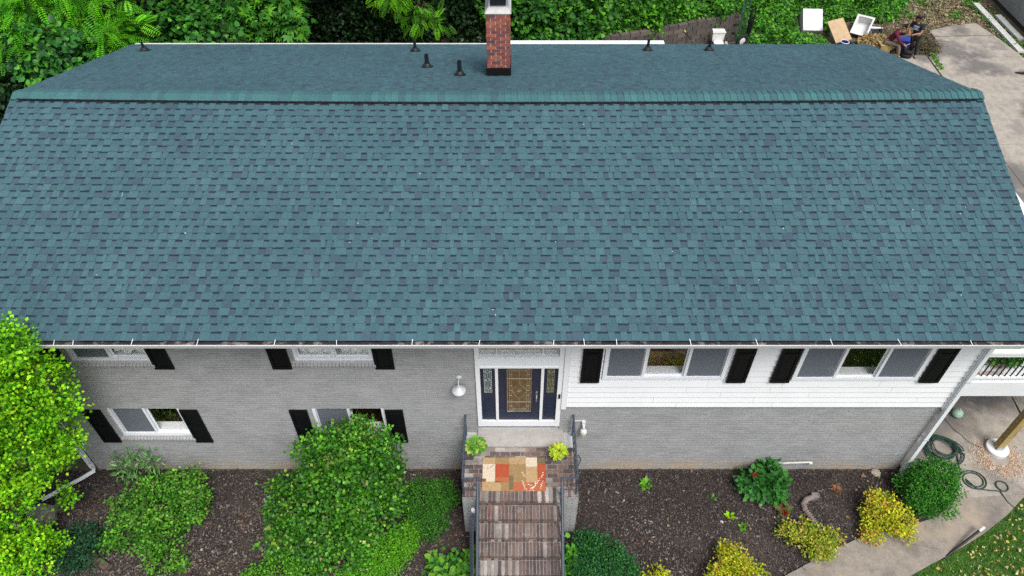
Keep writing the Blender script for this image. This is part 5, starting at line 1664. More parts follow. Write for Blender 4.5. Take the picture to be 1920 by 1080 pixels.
# leaf litter on the bare bank
n = 26000
x, y = NR.uniform(14, 22, n), NR.uniform(18.3, 27, n)
k = (y > 19.4 + np.clip(x - 17.5, -3, .2) * .1) & ~inpoly(x, y, [(16.3, 18), (17.1, 19.5), (17.0, 20.1), (18.1, 20.6), (19.3, 20.8), (19.9, 18)]) & (x < 20.7)
k |= (x > 15.8) & (x < 17.0) & (y > 18.4) & (y < 19.6)
k |= (x > 19.4) & (x < 20.6) & (y > 17.0)
x, y = x[k], y[k]; n = len(x)
a = NR.uniform(0, 6.3, n)
pos = np.stack([x, y, np.maximum(hill_z(x, y), -.05) + NR.uniform(.0, .05, n)], 1)
tag(np_mesh('leaf_litter', *scatter(CHIP, pos, np.stack([np.cos(a), np.sin(a), NR.normal(0, .3, n)], 1), unit(NR.normal(0, .5, (n, 3)) + np.array((0, 0, 1.))), NR.uniform(.04, .14, n), pick([(.20, .15, .08), (.14, .10, .06), (.28, .22, .13), (.10, .085, .04), (.36, .30, .2), (.13, .16, .05)], n) * NR.uniform(.7, 1.2, (n, 1))), 'chip'),
    'brown dry leaf litter on the bank above the driveway', 'leaf litter', kind='stuff')
ivy('bank_weeds', 'green weeds sprouting through the litter at the driveway edge', (16.5, 20.6), (17, 26), 9000, lambda x, y: ((np.abs(x - 19.98) < .28) & (y > 18.0)) | ((y > 21.3) & (np.sin(x * 3.1) * np.sin(y * 2.7) > .62)), IVY[:3], .10, 0, .12)

# ---- trees and shrubs behind
def tree(name, label, base, trunk_top, blobs, T, leaf, pal, per_m2, group='trees behind the house', m='leaf', r0=.16, **kw):
    t = thing(name, label, 'tree', (base[0], base[1], 0), group)
    z0 = float(hill_z(np.array(base[0]), np.array(base[1]))) - .1
    mb = MB(); b0 = Vector((base[0], base[1], z0)); b1 = Vector(trunk_top)
    mb.tube([b0, b0.lerp(b1, .35) + Vector((.1, .05, 0)), b0.lerp(b1, .7) + Vector((-.08, .06, 0)), b1], [r0, r0 * .8, r0 * .6, r0 * .3], 9)
    mb.build('trunk', 'bark', t)
    mb = MB()
    for b in blobs:
        s_ = b0.lerp(b1, R.uniform(.45, .9))
        limb_set(mb, s_, [(b[0], b[1], b[2])] + [(b[0] + R.uniform(-.7, .7) * b[3], b[1] + R.uniform(-.7, .7) * b[3], b[2] + R.uniform(-.5, .6) * b[3]) for _ in range(3)], r0 * .2, .006, .3)
    mb.build('branches', 'bark', t)
    np_mesh('crown', *foliage(blobs, T, leaf, pal, per_m2, **kw), m, parent=t)
    return t
LOCP = [(.075, .34, .012), (.11, .44, .015), (.035, .17, .012), (.17, .52, .02)]
BRDP = [(.035, .155, .028), (.05, .21, .034), (.02, .09, .02), (.08, .30, .03)]
RNDP = [(.04, .165, .024), (.055, .22, .028), (.022, .095, .017), (.10, .34, .028)]
ASHP = [(.045, .185, .022), (.062, .245, .026), (.026, .105, .016), (.11, .33, .022)]
UND_SHADED = [(.008, .030, .008), (.012, .042, .010), (.006, .020, .007), (.018, .058, .013)]  # understory greens taken nearly black: canopy shade put into the leaf colour
tree('locust_tree', 'locust tree with bright feathery leaves over the left rear corner of the roof', (-13.6, 13.4), (-13.0, 13.0, 6.0),
     [(-14.37, 12.0, 4.91, 1.1), (-13.6, 12.0, 4.85, .85), (-12.65, 12.3, 5.0, .9), (-11.83, 12.0, 4.8, .72), (-11.25, 11.6, 4.42, .5), (-11.71, 11.2, 4.15, .3), (-14.15, 11.0, 4.5, .6), (-13.5, 13.0, 6.4, 1.6), (-11.8, 13.2, 6.6, 1.4), (-15.6, 12.6, 5.6, 1.4)],
     FROND, .45, LOCP, 15, clump=.30, per_clump=4, up=.9, rnd=.35, droop=.45, outw=1.0)
tree('broadleaf_tree', 'broad dark leafed tree hanging below the feathery locust on the left', (-13.4, 12.2), (-13.2, 11.4, 4.6),
     [(-13.11, 11.0, 4.35, .66), (-12.31, 10.8, 4.2, .5), (-12.71, 10.4, 4.0, .4), (-13.47, 10.4, 4.05, .4), (-13.12, 10.1, 3.75, .24), (-13.98, 11.3, 4.4, .55), (-13.3, 11.6, 3.4, .8)],
     L6, .20, BRDP, 34, clump=.26, per_clump=7, droop=.5, up=.5, rnd=.45, r0=.12, m='leaf_glossy')
tree('redbud_tree', 'tree with round heart shaped leaves touching the rear roof edge', (-9.9, 14.6), (-9.9, 14.2, 4.6),
     [(-11.18, 13.6, 3.97, .8), (-10.33, 13.2, 3.65, .75), (-9.22, 13.0, 3.55, .6), (-8.45, 12.6, 3.5, .36), (-10.93, 13.0, 3.3, .45), (-9.5, 13.8, 3.96, .8), (-10.2, 13.6, 2.6, .9), (-10.4, 14.4, 5.6, 1.3), (-8.7, 14.6, 5.6, 1.0)],
     L6R, .17, RNDP, 38, clump=.26, per_clump=7, droop=.45, up=.6, rnd=.4, r0=.13)
tree('ash_tree', 'ash tree with whorled pointed leaves behind the middle left roof edge', (-7.7, 15.2), (-7.7, 14.6, 4.5),
     [(-8.13, 14.0, 3.95, .78), (-7.23, 14.0, 3.86, .6), (-7.53, 13.6, 3.45, .42), (-8.71, 13.8, 3.75, .7), (-6.83, 13.6, 3.6, .32), (-7.6, 14.8, 5.6, 1.3), (-8.2, 14.0, 2.9, .6)],
     PALM, .29, ASHP, 17, clump=.3, per_clump=5, droop=.35, up=.8, rnd=.4, r0=.12)
tree('locust_tree', 'locust with one bright yellow green bough left of the chimney', (-3.4, 17.8), (-3.4, 16.6, 4.8),
     [(-3.47, 15.5, 3.42, .5), (-3.06, 15.2, 3.06, .30), (-4.09, 15.6, 3.55, .45), (-2.62, 15.3, 2.75, .22), (-3.6, 16.5, 5.0, 1.0)],
     FROND, .40, [(.12, .40, .012), (.16, .48, .015), (.06, .22, .012)], 20, sprays=2, clump=.3, per_clump=4, up=.9, rnd=.35, droop=.5, outw=1.0, r0=.10)
tree('mulberry_tree', 'leafy tree right of the chimney overhanging the block wall', (1.2, 19.0), (1.4, 18.2, 3.6),
     [(.97, 17.5, 2.27, 1.05), (2.04, 17.3, 1.96, .8), (2.72, 17.6, 2.3, .95), (3.01, 17.1, 1.75, .42), (.97, 17.0, 1.6, .7), (0.0, 17.6, 1.92, 1.05), (1.8, 18.6, 4.2, 1.5), (3.6, 18.8, 3.6, .9)],
     L6R, .16, [(.03, .125, .02), (.042, .165, .024), (.022, .09, .016), (.09, .30, .022)], 70, clump=.22, per_clump=8, droop=.4, up=.6, rnd=.45, r0=.13)
tree('lime_bush_tree', 'small bright green tree at the far left beside the roof', (-12.6, 4.6), (-12.3, 4.4, 4.2), [(-11.6, 4.0, 4.7, .7), (-12.3, 4.6, 5.0, .9), (-11.3, 3.4, 3.9, .6), (-12.6, 3.4, 3.6, 1.0)],
     L4W, .09, GOLD[:3], 240, clump=.18, per_clump=12, r0=.08)
# tall trees out of view: forward crowns added to block sky over the understory
for i, (x, y, h, r_, lb) in enumerate(((-15.5, 21.5, 9.5, 3.4, 'unseen tall tree added for shade behind the locust at the far left'), (-10.0, 22.5, 9.5, 3.4, 'unseen tall tree added for shade behind the redbud'), (-5.0, 21.8, 9.0, 3.2, 'unseen tall tree added for shade behind the ash'), (-.3, 23.0, 9.0, 3.2, 'unseen tall tree added for shade behind the chimney'))):
    tree('added_shade_tree', lb, (x, y), (x + .2, y - .4, h - 1), [(x, y - 1.5, h - 2.4, r_, 2.2), (x + 1.6, y, h - .5, r_ * .7, 1.8), (x - 1.5, y + .6, h, r_ * .7, 1.8), (x - 1.2, y - 4.3, 6.3, 2.3, 1.0), (x + 1.4, y - 4.0, 6.1, 2.3, 1.0), (x, y - 5.6, 7.2, 2.0, .8)],
         L6, .30, BRDP, 26, sprays=2, clump=.45, per_clump=10, r0=.2)
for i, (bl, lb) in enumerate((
    ([(-12.2, 8.0, 1.6, 1.3), (-12.6, 9.6, 2.0, 1.4), (-11.6, 7.0, 1.2, 1.0)], 'shrub with shade put into its leaf colour beside the left gable'),
    ([(-12.0, 11.2, 1.7, 1.5), (-13.8, 10.4, 2.0, 1.6), (-15.2, 11.5, 2.4, 1.8)], 'shrub with shade put into its leaf colour under the broad leafed tree'),
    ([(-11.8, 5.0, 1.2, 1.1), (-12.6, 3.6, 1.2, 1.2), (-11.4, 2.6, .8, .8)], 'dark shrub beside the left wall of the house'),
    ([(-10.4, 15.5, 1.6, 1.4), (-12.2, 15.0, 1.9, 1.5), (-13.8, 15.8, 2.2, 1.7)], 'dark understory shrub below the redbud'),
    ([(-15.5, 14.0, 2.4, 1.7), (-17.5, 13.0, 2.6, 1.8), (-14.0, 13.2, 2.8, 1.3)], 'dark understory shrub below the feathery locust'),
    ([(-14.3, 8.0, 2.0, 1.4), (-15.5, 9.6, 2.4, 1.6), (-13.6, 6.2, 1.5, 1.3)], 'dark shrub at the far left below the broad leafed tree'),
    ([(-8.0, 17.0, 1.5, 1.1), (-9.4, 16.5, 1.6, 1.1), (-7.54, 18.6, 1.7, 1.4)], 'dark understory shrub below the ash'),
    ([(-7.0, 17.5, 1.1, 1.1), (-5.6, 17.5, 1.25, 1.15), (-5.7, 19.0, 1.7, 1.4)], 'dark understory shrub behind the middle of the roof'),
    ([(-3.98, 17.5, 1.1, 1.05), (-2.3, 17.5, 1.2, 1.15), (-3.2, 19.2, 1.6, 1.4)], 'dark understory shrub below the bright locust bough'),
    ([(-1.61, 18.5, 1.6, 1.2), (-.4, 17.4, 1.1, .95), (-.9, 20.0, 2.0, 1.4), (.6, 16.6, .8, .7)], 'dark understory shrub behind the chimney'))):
    shrub('understory_shrub', lb, (bl[0][0], bl[0][1]), bl, L6, .15, UND_SHADED, 80, m='leaf_glossy', fit=1.0, group='dark shrubs under the trees', clump=.24, per_clump=8, stems=4)

# ---- fence posts and odds by the wall end
for x, y, h, lb in ((8.93, 19.15, 2.3, 'green metal fence post, left of three at the wall end'), (9.05, 19.28, 2.3, 'green metal fence post, middle of three at the wall end'), (9.26, 19.45, 2.3, 'green metal fence post, right of three at the wall end')):
    mb = MB(); mb.box(x - .022, x + .022, y - .006, y + .006, 0, h); mb.box(x - .006, x + .006, y + .0061, y + .036, 0, h)
    for k in range(9): mb.box(x - .028, x + .028, y - .012, y - .0061, .3 + k * .2, .34 + k * .2)
    tag(mb.build('fence_post', 'post_green', at=(x, y, 0)), lb, 'fence post', 'green fence posts at the wall end')
t = thing('rolled_fencing', 'bundle of black plastic fencing standing at the wall end', 'fencing', (9.45, 19.35, 0))
for k in range(8):
    a = k * .8; mb = MB(); mb.tube([(9.42 + .07 * math.cos(a), 19.35 + .07 * math.sin(a), 0), (9.45 + .09 * math.cos(a + .4), 19.4 + .09 * math.sin(a + .4), R.uniform(.95, 1.25))], .022, 6); mb.build('strip', 'black_plastic', t)
t = thing('wheelbarrow_wheel', 'black tyred wheel with white hub behind the roof edge', 'wheel', (9.05, 18.75, 0))
M_ = Matrix.Rotation(rad(90), 3, 'X') @ Matrix.Rotation(0, 3, 'Z')
M_ = Matrix.Rotation(rad(25), 3, 'Z') @ M_
mb = MB(); mb.lathe((9.05, 18.75, .34), [(.15, -.05), (.21, -.06), (.26, -.03), (.26, .03), (.21, .06), (.15, .05), (.15, -.05)], 22, M=M_); mb.build('tyre', 'tire', t, smooth=True)
mb = MB(); mb.lathe((9.05, 18.75, .34), [(.0, .035), (.05, .04), (.148, .02), (.148, -.02), (.05, -.04), (0, -.035)], 22, M=M_); mb.build('hub', 'white_plastic', t)
mb = MB(); mb.tube([(9.05, 18.95, .34), (9.3, 18.9, .5), (9.75, 18.9, .62)], .018, 6); mb.tube([(9.05, 18.55, .34), (9.35, 18.6, .45), (9.8, 18.7, .55)], .018, 6); mb.build('handle', 'black_plastic', t)
t = thing('toilet', 'white porcelain toilet standing in front of the block wall', 'toilet', (8.05, 18.55, 0))
mb = MB()
prof = [(.12, 0), (.13, .05), (.10, .14), (.14, .28), (.19, .38), (.20, .40), (.16, .40), (.13, .30), (0, .25)]
Msc = Matrix.Diagonal((.95, 1.25, 1)).to_3x3()
mb.lathe((8.05, 18.42, 0), prof, 20, M=Msc); mb.build('bowl', 'porcelain', t, smooth=True)
mb = MB(); mb.hexa([(7.83, 18.62, .38), (8.27, 18.62, .38), (8.25, 18.84, .38), (7.85, 18.84, .38), (7.81, 18.60, .74), (8.29, 18.60, .74), (8.27, 18.86, .74), (7.83, 18.86, .74)]); mb.build('tank', 'porcelain', t)
mb = MB(); mb.hexa([(7.79, 18.58, .741), (8.31, 18.58, .741), (8.29, 18.88, .741), (7.81, 18.88, .741), (7.80, 18.59, .78), (8.30, 18.59, .78), (8.28, 18.87, .78), (7.82, 18.87, .78)]); mb.build('tank_lid', 'porcelain', t)
mb = MB(); mb.lathe((8.05, 18.42, .401), [(.205, 0), (.205, .03), (.10, .035), (0, .036)], 20, M=Msc); mb.build('seat', 'porcelain', t)
mb = MB(); mb.lathe((8.3, 18.30, .0), [(0, .40), (.05, .40), (.05, .52), (.04, .52), (.04, .42), (0, .41)], 12)
mb.box(8.2, 8.4, 18.2, 18.4, 0, .40)
tag(mb.build('paint_tin', 'white_plastic', at=(8.3, 18.3, 0)), 'small white tin on a block beside the toilet', 'tin')
t = thing('push_broom', 'thin black pole with yellow tip leaning on the block wall', 'pole', (7.2, 18.6, 0))
mb = MB(); mb.tube([(7.35, 18.55, 0), (6.75, 18.70, .72)], .014, 6); mb.build('shaft', 'black_plastic', t)
mb = MB(); mb.tube([(6.75, 18.70, .72), (6.68, 18.715, .80)], .03, 8); mb.build('tip', MT.setdefault('yellow', mat('yellow plastic', (.6, .45, .06), .5)), t)

# ---- dumped things
t = thing('white_appliance', 'white metal appliance lying on its back in the ivy', 'appliance', (12.15, 20.1, 0))
rot = (rad(38), 0, rad(-3))
M0 = Matrix.Translation((12.22, 20.25, .46)) @ Matrix.Rotation(rot[2], 4, 'Z') @ Matrix.Rotation(rot[0], 4, 'X')
def obx(mb, lo, hi, M=None):
    M = M or M0
    mb.hexa([M @ Vector(q) for q in ((lo[0], lo[1], lo[2]), (hi[0], lo[1], lo[2]), (hi[0], hi[1], lo[2]), (lo[0], hi[1], lo[2]), (lo[0], lo[1], hi[2]), (hi[0], lo[1], hi[2]), (hi[0], hi[1], hi[2]), (lo[0], hi[1], hi[2]))])
mb = MB(); obx(mb, (-.38, -.45, -.5), (.38, .45, -.06)); mb.build('cabinet', 'white_plastic', t)
mb = MB(); obx(mb, (-.39, -.46, -.059), (.39, .46, .0)); mb.build('lid', 'white_plastic', t)
mb = MB(); obx(mb, (-.36, -.44, .0005), (.36, -.29, .018)); mb.build('control_panel', 'white_plastic', t)
mb = MB(); obx(mb, (.08, -.39, .0185), (.16, -.33, .03)); mb.build('dial', 'lamp_metal', t)
M1 = Matrix.Translation((13.02, 19.35, .46)) @ Matrix.Rotation(rad(-10), 4, 'Z') @ Matrix.Rotation(rad(30), 4, 'X') @ Matrix.Rotation(rad(22), 4, 'Z')
mb = MB(); obx(mb, (-.32, -.52, -.012), (.32, .50, .012), M1)
tag(mb.build('plywood_sheet', 'plywood', at=(13.0, 19.3, 0)), 'sheet of bare plywood leaning in the ivy between the white fixtures', 'plywood')
t = thing('laundry_sink', 'white plastic laundry sink tipped on its side', 'sink', (14.1, 19.7, 0))
M2 = Matrix.Translation((14.12, 19.85, .42)) @ Matrix.Rotation(rad(-32), 4, 'Z') @ Matrix.Rotation(rad(38), 4, 'X')
mb = MB()
def ringq(z, a, b): return [M2 @ Vector(q) for q in ((-a, -b, z), (a, -b, z), (a, b, z), (-a, b, z))]
R0, R1, R2, R3, R4 = ringq(0, .34, .42), ringq(0, .27, .35), ringq(-.34, .21, .28), ringq(-.36, .25, .32), ringq(-.03, .32, .40)
for ra, rb in ((R0, R1), (R1, R2), (R4, R0), (R3, R4)):
    for k in range(4):
        k2 = (k + 1) % 4
        mb.face([ra[k], ra[k2], rb[k2], rb[k]])
mb.face(R2); mb.face(R3[::-1])
mb.build('basin', 'porcelain', t)
for a, b in ((-.28, -.36), (.28, -.36), (-.28, .36), (.28, .36)):
    mb = MB(); mb.tube([M2 @ Vector((a * .85, b * .85, -.30)), M2 @ Vector((a * 1.05, b * 1.05, -.72))], .02, 6); mb.build('leg', 'porcelain', t)
for p, q, lb in (((14.5, 20.05, .22), (15.05, 20.0, .20), 'white plastic pipe behind the sink, upper of two'), ((14.4, 19.75, .2), (14.95, 19.95, .10), 'white plastic pipe behind the sink, lower of two')):
    mb = MB(); mb.tube([p, q], .055, 10)
    tag(mb.build('plastic_pipe', 'white_plastic', at=p), lb, 'pipe', 'pipes by the sink')
def lump(name, label, c, r_, rzz, m, cat, group=None, col=(1, 1, 1)):
    mb = MB(col)
    ph = [R.uniform(0, 6) for _ in range(4)]
    n = 14
    rings = 7
    base_ = len(mb.v)
    for i in range(rings + 1):
        f = i / rings * math.pi / 2
        for k in range(n):
            a = 2 * math.pi * k / n
            w = 1 + .18 * math.sin(3 * a + ph[0] + f * 3) + .12 * math.sin(5 * a + ph[1] - f * 4)
            mb.v.append((c[0] + r_ * math.cos(f) * w * math.cos(a), c[1] + r_ * math.cos(f) * w * math.sin(a) * .8, c[2] + rzz * math.sin(f) * (1 + .15 * math.sin(2 * a + ph[2]))))
            mb.c.append(col)
    for i in range(rings):
        for k in range(n):
            k2 = (k + 1) % n
            mb.f.append((base_ + i * n + k, base_ + i * n + k2, base_ + (i + 1) * n + k2, base_ + (i + 1) * n + k))
    return tag(mb.build(name, m, at=c), label, cat, group)
lump('rubbish_bag', 'crumpled black bag behind the sink legs', (14.75, 19.6, 0), .42, .36, 'bag', 'bag', 'black bags in the dump')
lump('rubbish_bag', 'crumpled black bag below the plywood sheet', (13.35, 18.75, 0), .28, .26, 'bag', 'bag', 'black bags in the dump')
lump('rubbish_bag', 'flat black sheeting behind the seated person', (15.0, 19.2, 0), .40, .22, 'bag', 'bag', 'black bags in the dump')
lump('dirt_heap', 'heap of orange brown dirt and straw beside the roof corner', (14.45, 18.95, -.02), .62, .34, 'soil', 'dirt heap')
n = 2600
a = NR.uniform(0, 6.28, n); r_ = .7 * np.sqrt(NR.random(n))
pos = np.stack([14.45 + r_ * np.cos(a), 18.9 + r_ * np.sin(a) * .8, .34 * np.sqrt(np.clip(1 - (r_ / .75) ** 2, 0, 1)) + NR.uniform(0, .05, n)], 1)
tag(np_mesh('straw', *scatter(CHIP, pos, unit(NR.normal(size=(n, 3)) * np.array((1, 1, .3))), unit(NR.normal(0, .5, (n, 3)) + np.array((0, 0, 1.))), NR.uniform(.05, .16, n), pick([(.42, .24, .11), (.34, .24, .11), (.25, .17, .08), (.2, .2, .07)], n)), 'chip'),
    'straw strewn over the dirt heap', 'straw', kind='stuff')
t = thing('blue_bucket', 'blue bucket with white rim at the roof edge', 'bucket', (13.05, 18.62, 0))
mb = MB(); mb.lathe((13.05, 18.62, 0), [(0, .01), (.13, .01), (.155, .36), (.145, .36), (.12, .05), (0, .05)], 18); mb.build('shell', 'blue_plastic', t)
mb = MB(); mb.tube([(13.05 + .158 * math.cos(k * .35), 18.62 + .158 * math.sin(k * .35), .36) for k in range(18)], .016, 6, closed=True); mb.build('rim', 'white_plastic', t)
t = thing('blue_bin', 'dark blue bin with white handle between the two people', 'bin', (15.42, 18.62, 0))
mb = MB(); mb.hexa([(15.24, 18.5, 0), (15.6, 18.5, 0), (15.6, 18.82, 0), (15.24, 18.82, 0), (15.21, 18.47, .42), (15.63, 18.47, .42), (15.63, 18.85, .42), (15.21, 18.85, .42)]); mb.build('body', 'blue_plastic', t)
mb = MB(); mb.box(15.2, 15.64, 18.46, 18.86, .4201, .46); mb.build('lid', 'blue_plastic', t)
mb = MB(); mb.tube([(15.24, 18.455, .40), (15.4, 18.44, .30), (15.6, 18.455, .40)], .016, 6); mb.build('handle', 'white_plastic', t)
t = thing('tyre_stack', 'two old tyres stacked in front of the seated person', 'tyres', (15.32, 18.02, 0))
for k in range(2):
    mb = MB(); z0 = .06 + k * .165
    mb.lathe((15.32 + .02 * k, 18.02, z0), [(.12, .02), (.15, .0), (.20, .02), (.215, .08), (.20, .14), (.15, .16), (.12, .14), (.12, .02)], 24); mb.build('tyre', 'tire', t, smooth=True)
t = thing('brush_pile', 'pile of cut brush and twigs beside the standing person', 'brush pile', (16.3, 18.95, 0))
mb = MB()
for k in range(120):
    a = R.uniform(0, 6.28); r_ = R.uniform(.0, .55); l = R.uniform(.3, .8); b = R.uniform(0, 6.28)
    p = Vector((16.28 + r_ * math.cos(a) * 1.1, 18.95 + r_ * math.sin(a), R.uniform(.02, .42) * (1 - r_)))
    q = p + Vector((math.cos(b) * l, math.sin(b) * l, R.uniform(-.1, .25)))
    q.z = max(q.z, .02)
    mb.tube([p, p.lerp(q, .5) + Vector((0, 0, .04)), q], [.009, .007, .003], 4, caps=False)
mb.build('twigs', 'bark', t)
np_mesh('leaves', *foliage([(16.25, 18.95, .12, .45, .26), (16.5, 18.6, .05, .35, .14)], L4W, .07, [(.12, .13, .04), (.16, .12, .07), (.07, .10, .03), (.2, .16, .1)], 300, clump=.1), 'leaf', parent=t)
mb = MB()
for k in range(7):
    a = Vector((14.85 + .03 * k, 19.0, .25)); b = Vector((14.5 + .12 * k, 19.75 - .1 * k, R.uniform(.7, 1.0)))
    mb.tube([a, a.lerp(b, .5), b], [.02, .016, .008], 5)
tag(mb.build('branch_bundle', 'bark', at=(14.9, 19.2, 0)), 'bare grey branches leaning behind the seated person', 'branches')
# planks and neighbouring wall along the driveway
for x, x2, ya, yb, lb in ((19.84, 20.10, 18.35, 22.5, 'long white painted plank along the driveway edge'), (20.30, 20.55, 19.35, 21.4, 'shorter white plank nearest the grey wall')):
    mb = MB(); mb.box(x, x2, ya, yb, .02, .11)
    tag(mb.build('white_plank', 'plank', at=((x + x2) / 2, (ya + yb) / 2, 0)), lb, 'plank', 'white planks by the driveway')
nb = thing('neighbour_wall', 'grey stucco wall at the top right corner', 'wall', (21.0, 21.5, 0))
mb = MB(); mb.box(20.95, 21.2, 17.5, 25.5, .14, 2.4); mb.build('panel', 'wall_grey', nb)
mb = MB(); mb.box(20.98, 21.17, 17.52, 25.48, -.05, .139); mb.build('plinth', 'crack', nb)
t = thing('work_boot', 'dark boot lying on the driveway at the right edge', 'boot', (19.2, 16.72, .045))
mb = MB(); mb.tube([(19.0, 16.78, .09), (19.12, 16.74, .10), (19.22, 16.70, .11), (19.28, 16.68, .14), (19.40, 16.66, .16)], [.03, .045, .05, .055, .05], 8); mb.build('upper', 'shoe', t)
mb = MB(); mb.tube([(19.38, 16.66, .16), (19.48, 16.68, .15)], .052, 8); mb.build('cuff', 'plank', t)

# ================================================================== PEOPLE
def skinned(name, verts, edges, radii, m, parent, root=0, sub=2):
    bm = bmesh.new()
    lay = bm.verts.layers.skin.verify()
    off = origin(parent)
    vs = []
    for v, r_ in zip(verts, radii):
        q = bm.verts.new(Vector(v) - off); q[lay].radius = (r_, r_) if not isinstance(r_, tuple) else r_; vs.append(q)
    vs[root][lay].use_root = True
    for a, b in edges: bm.edges.new((vs[a], vs[b]))
    me = bpy.data.meshes.new(name); bm.to_mesh(me); bm.free()
    o = bpy.data.objects.new(name, me); COL.objects.link(o)
    o.modifiers.new('skin', 'SKIN'); s = o.modifiers.new('sub', 'SUBSURF'); s.levels = sub; s.render_levels = sub
    dg = bpy.context.evaluated_depsgraph_get()
    me2 = bpy.data.meshes.new_from_object(o.evaluated_get(dg))
    o.modifiers.clear(); o.data = me2; bpy.data.meshes.remove(me)
    me2.materials.clear(); me2.materials.append(MT[m])
    me2.polygons.foreach_set('use_smooth', [True] * len(me2.polygons))
    o.parent = parent
    return o
class Sk:
    def __init__(self): self.v, self.e, self.r = [], [], []
    def add(self, p, r_, to=None):
        self.v.append(tuple(p)); self.r.append(r_)
        if to is not None: self.e.append((to, len(self.v) - 1))
        return len(self.v) - 1
def V3(*a): return Vector(a)
def person(label, J, fwd, shirt, trousers, sleeve, base):
    p = thing('person', label, 'person', base)
    right = Vector((fwd.y, -fwd.x, 0)).normalized()
    S = Sk()
    pel = S.add(J['pelvis'], .115); ab = S.add(J['pelvis'].lerp(J['chest'], .5), .11, pel); chs = S.add(J['chest'], .125, ab)
    nk = S.add(J['neck'], .052, chs)
    hd = J['head']; up = (hd - J['neck']).normalized()
    look = (J['look'] - hd).normalized()
    h0 = S.add(hd - up * .06 + look * .012, .066, nk); h1 = S.add(hd + up * .01, .088, h0); h2 = S.add(hd + up * .075 - look * .012, .070, h1)
    S.add(hd + look * .098 - up * .005, .014, h1)                           # nose
    S.add(hd + look * .082 - up * .055, .018, h0)                           # chin and mouth
    for sg in (-1, 1): S.add(hd + right * sg * .088 - look * .01, .016, h1)  # ears
    for sd in ('L', 'R'):
        sh = S.add(J['sh' + sd], .062, chs); el = S.add(J['el' + sd], .043, sh); wr = S.add(J['wr' + sd], .030, el)
        hdir = (J['wr' + sd] - J['el' + sd]).normalized(); side = hdir.cross(Vector((0, 0, 1)))
        side = side.normalized() if side.length > .1 else right
        palm = S.add(J['wr' + sd] + hdir * .06, .032, wr)
        pc = J['wr' + sd] + hdir * .06
        for f in range(4):
            o_ = side * (f - 1.5) * .021; ln = (.06, .072, .068, .052)[f]
            k1 = S.add(pc + o_ + hdir * (.03 + ln * .4), .0095, palm); S.add(pc + o_ * .9 + hdir * (.03 + ln * .85) + Vector((0, 0, -.022)), .008, k1)
        sg = 1 if sd == 'L' else -1
        k1 = S.add(J['wr' + sd] + hdir * .035 + side * sg * .042, .011, wr); S.add(J['wr' + sd] + hdir * .075 + side * sg * .055 + Vector((0, 0, -.01)), .009, k1)
        hp = S.add(J['hp' + sd], .088, pel); kn = S.add(J['kn' + sd], .058, hp); an = S.add(J['an' + sd], .038, kn)
        fd = J['toe' + sd] - J['an' + sd]
        S.add(J['an' + sd] + fd * .5 + Vector((0, 0, -.035)), .036, an)
    skinned('body', S.v, S.e, S.r, 'skin', p, pel, 1)
    # shirt
    S = Sk()
    k0 = S.add(J['pelvis'] - (J['chest'] - J['pelvis']).normalized() * .06, .135); k1 = S.add(J['pelvis'].lerp(J['chest'], .5), .13, k0); k2 = S.add(J['chest'], .145, k1)
    S.add(J['chest'].lerp(J['neck'], .72), .075, k2)
    for sd in ('L', 'R'):
        sh = S.add(J['sh' + sd], .078, k2)
        if sleeve == 'short': S.add(J['sh' + sd].lerp(J['el' + sd], .7), .066, sh)
        else:
            el = S.add(J['el' + sd], .058, sh); S.add(J['el' + sd].lerp(J['wr' + sd], .88), .045, el)
    sh_o = skinned('shirt', S.v, S.e, S.r, shirt, p, 0, 2)
    S = Sk()
    k0 = S.add(J['pelvis'], .128)
    for sd in ('L', 'R'):
        hp = S.add(J['hp' + sd], .098, k0); kn = S.add(J['kn' + sd], .074, hp); S.add(J['kn' + sd].lerp(J['an' + sd], .92), .058, kn)
    skinned('trousers', S.v, S.e, S.r, trousers, p, 0, 2)
    S = Sk()
    a = S.add(hd + up * .075 - look * .02, .088); b = S.add(hd + up * .02 - look * .05, .082, a); S.add(hd - up * .05 - look * .055, .06, b); S.add(hd + up * .092 + look * .012, .066, a)
    skinned('hair', S.v, S.e, S.r, 'hair', p, 0, 2)
    for sd in ('L', 'R'):
        S = Sk(); fd = (J['toe' + sd] - J['an' + sd])
        a = S.add(J['an' + sd] - fd * .25 + Vector((0, 0, -.035)), .046); b = S.add(J['an' + sd] + fd * .4 + Vector((0, 0, -.045)), .047, a); S.add(J['an' + sd] + fd * .95 + Vector((0, 0, -.05)), .042, b)
        skinned('shoe', S.v, S.e, S.r, 'shoe', p, 0, 1)
    for sg in (-1, 1):
        mb = MB(); c_ = hd + look * .084 + right * sg * .033 + up * .012
        mb.lathe(c_, [(0, -.008), (.009, 0), (0, .008)], 6); mb.build('eye', 'hair', p)
    return p
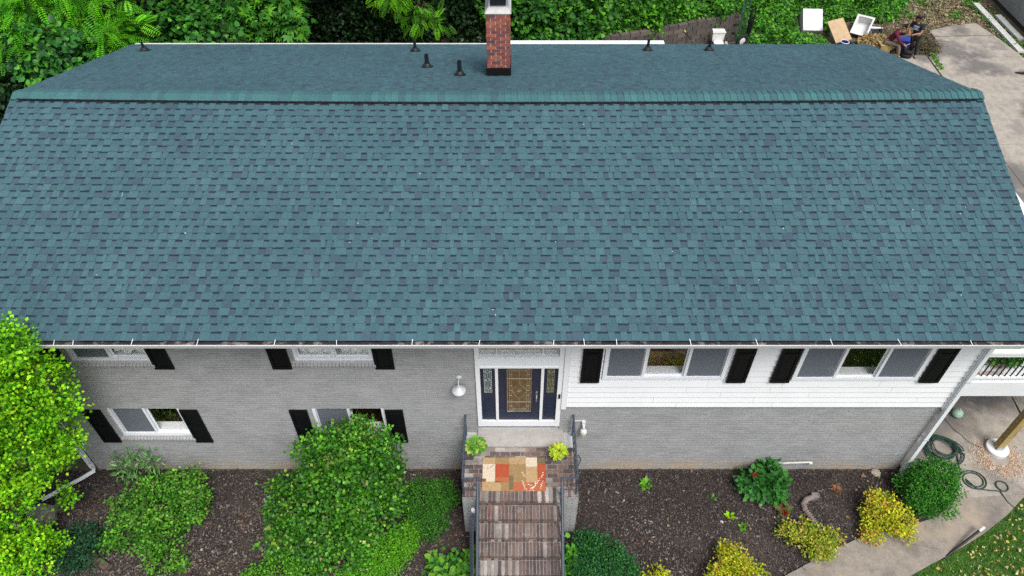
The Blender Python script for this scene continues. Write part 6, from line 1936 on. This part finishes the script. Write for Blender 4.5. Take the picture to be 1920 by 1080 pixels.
# standing
f = V3(-.62, -.78, 0).normalized(); rt = V3(f.y, -f.x, 0)
pel = V3(15.46, 18.12, .90); ch_ = V3(15.36, 18.13, 1.24); nk = V3(15.30, 18.10, 1.42)
J = dict(pelvis=pel, chest=ch_, neck=nk, head=V3(15.26, 18.06, 1.56), look=V3(15.0, 17.8, 1.2),
         shL=ch_ + rt * -.19 + V3(0, 0, .10), shR=ch_ + rt * .19 + V3(0, 0, .10),
         elL=V3(15.46, 17.86, 1.10), wrL=V3(15.22, 17.82, 1.08), elR=V3(15.12, 18.18, 1.10), wrR=V3(15.06, 17.96, 1.08),
         hpL=pel + rt * -.10 + V3(0, 0, -.06), hpR=pel + rt * .10 + V3(0, 0, -.06),
         knL=V3(15.58, 17.98, .48), knR=V3(15.44, 18.12, .48), anL=V3(15.66, 18.00, .10), anR=V3(15.54, 18.14, .10), toeL=V3(15.58, 17.82, .10), toeR=V3(15.44, 17.98, .10))
pr = person('person standing in black printed t-shirt and black jeans, hands held out', J, f, 'black_cloth', 'dark_jean', 'short', (15.58, 18.1, 0))
mb = MB()
cc = ch_ + f * .158
for k, (w, zz) in enumerate(((.17, .075), (.20, .04), (.14, -.01), (.20, -.06))):
    x0 = -w / 2
    while x0 < w / 2 - .01:
        l = R.uniform(.018, .04)
        c_ = cc + rt * (x0 + l / 2) + V3(0, 0, zz) - f * (abs(x0 + l / 2) * .25)
        mb.obox((c_.x, c_.y, c_.z), (l * .8, .008, .020), (0, 0, math.atan2(rt.y, rt.x)))
        x0 += l
mb.build('shirt_print', 'print', pr)
# seated, leaning forward
f = V3(.80, -.6, 0).normalized(); rt = V3(f.y, -f.x, 0)
pel = V3(14.62, 18.42, .50); ch_ = V3(14.80, 18.32, .84); nk = V3(14.88, 18.27, 1.02)
J = dict(pelvis=pel, chest=ch_, neck=nk, head=V3(14.94, 18.24, 1.16), look=V3(15.3, 18.0, .9),
         shL=ch_ + rt * -.19 + V3(0, 0, .10), shR=ch_ + rt * .19 + V3(0, 0, .10),
         elL=V3(15.02, 18.42, .76), wrL=V3(15.10, 18.22, .92), elR=V3(14.88, 18.02, .66), wrR=V3(15.06, 17.98, .56),
         hpL=pel + rt * -.11 + V3(0, 0, -.02), hpR=pel + rt * .11 + V3(0, 0, -.02),
         knL=V3(15.02, 18.40, .54), knR=V3(14.92, 18.06, .52), anL=V3(15.08, 18.36, .10), anR=V3(15.00, 17.98, .10), toeL=V3(15.24, 18.26, .10), toeR=V3(15.14, 17.86, .10))
person('person seated in maroon long sleeved shirt and khaki trousers, leaning forward', J, f, 'maroon', 'khaki', 'long', (14.8, 18.25, 0))
t = thing('low_crate', 'wooden crate under the seated person', 'crate', (14.55, 18.45, 0))
mb = MB(); mb.box(14.36, 14.76, 18.26, 18.66, .0, .36); mb.build('sides', 'lumber', t)
mb = MB(); mb.box(14.34, 14.78, 18.24, 18.68, .361, .385); mb.build('top', 'lumber', t)
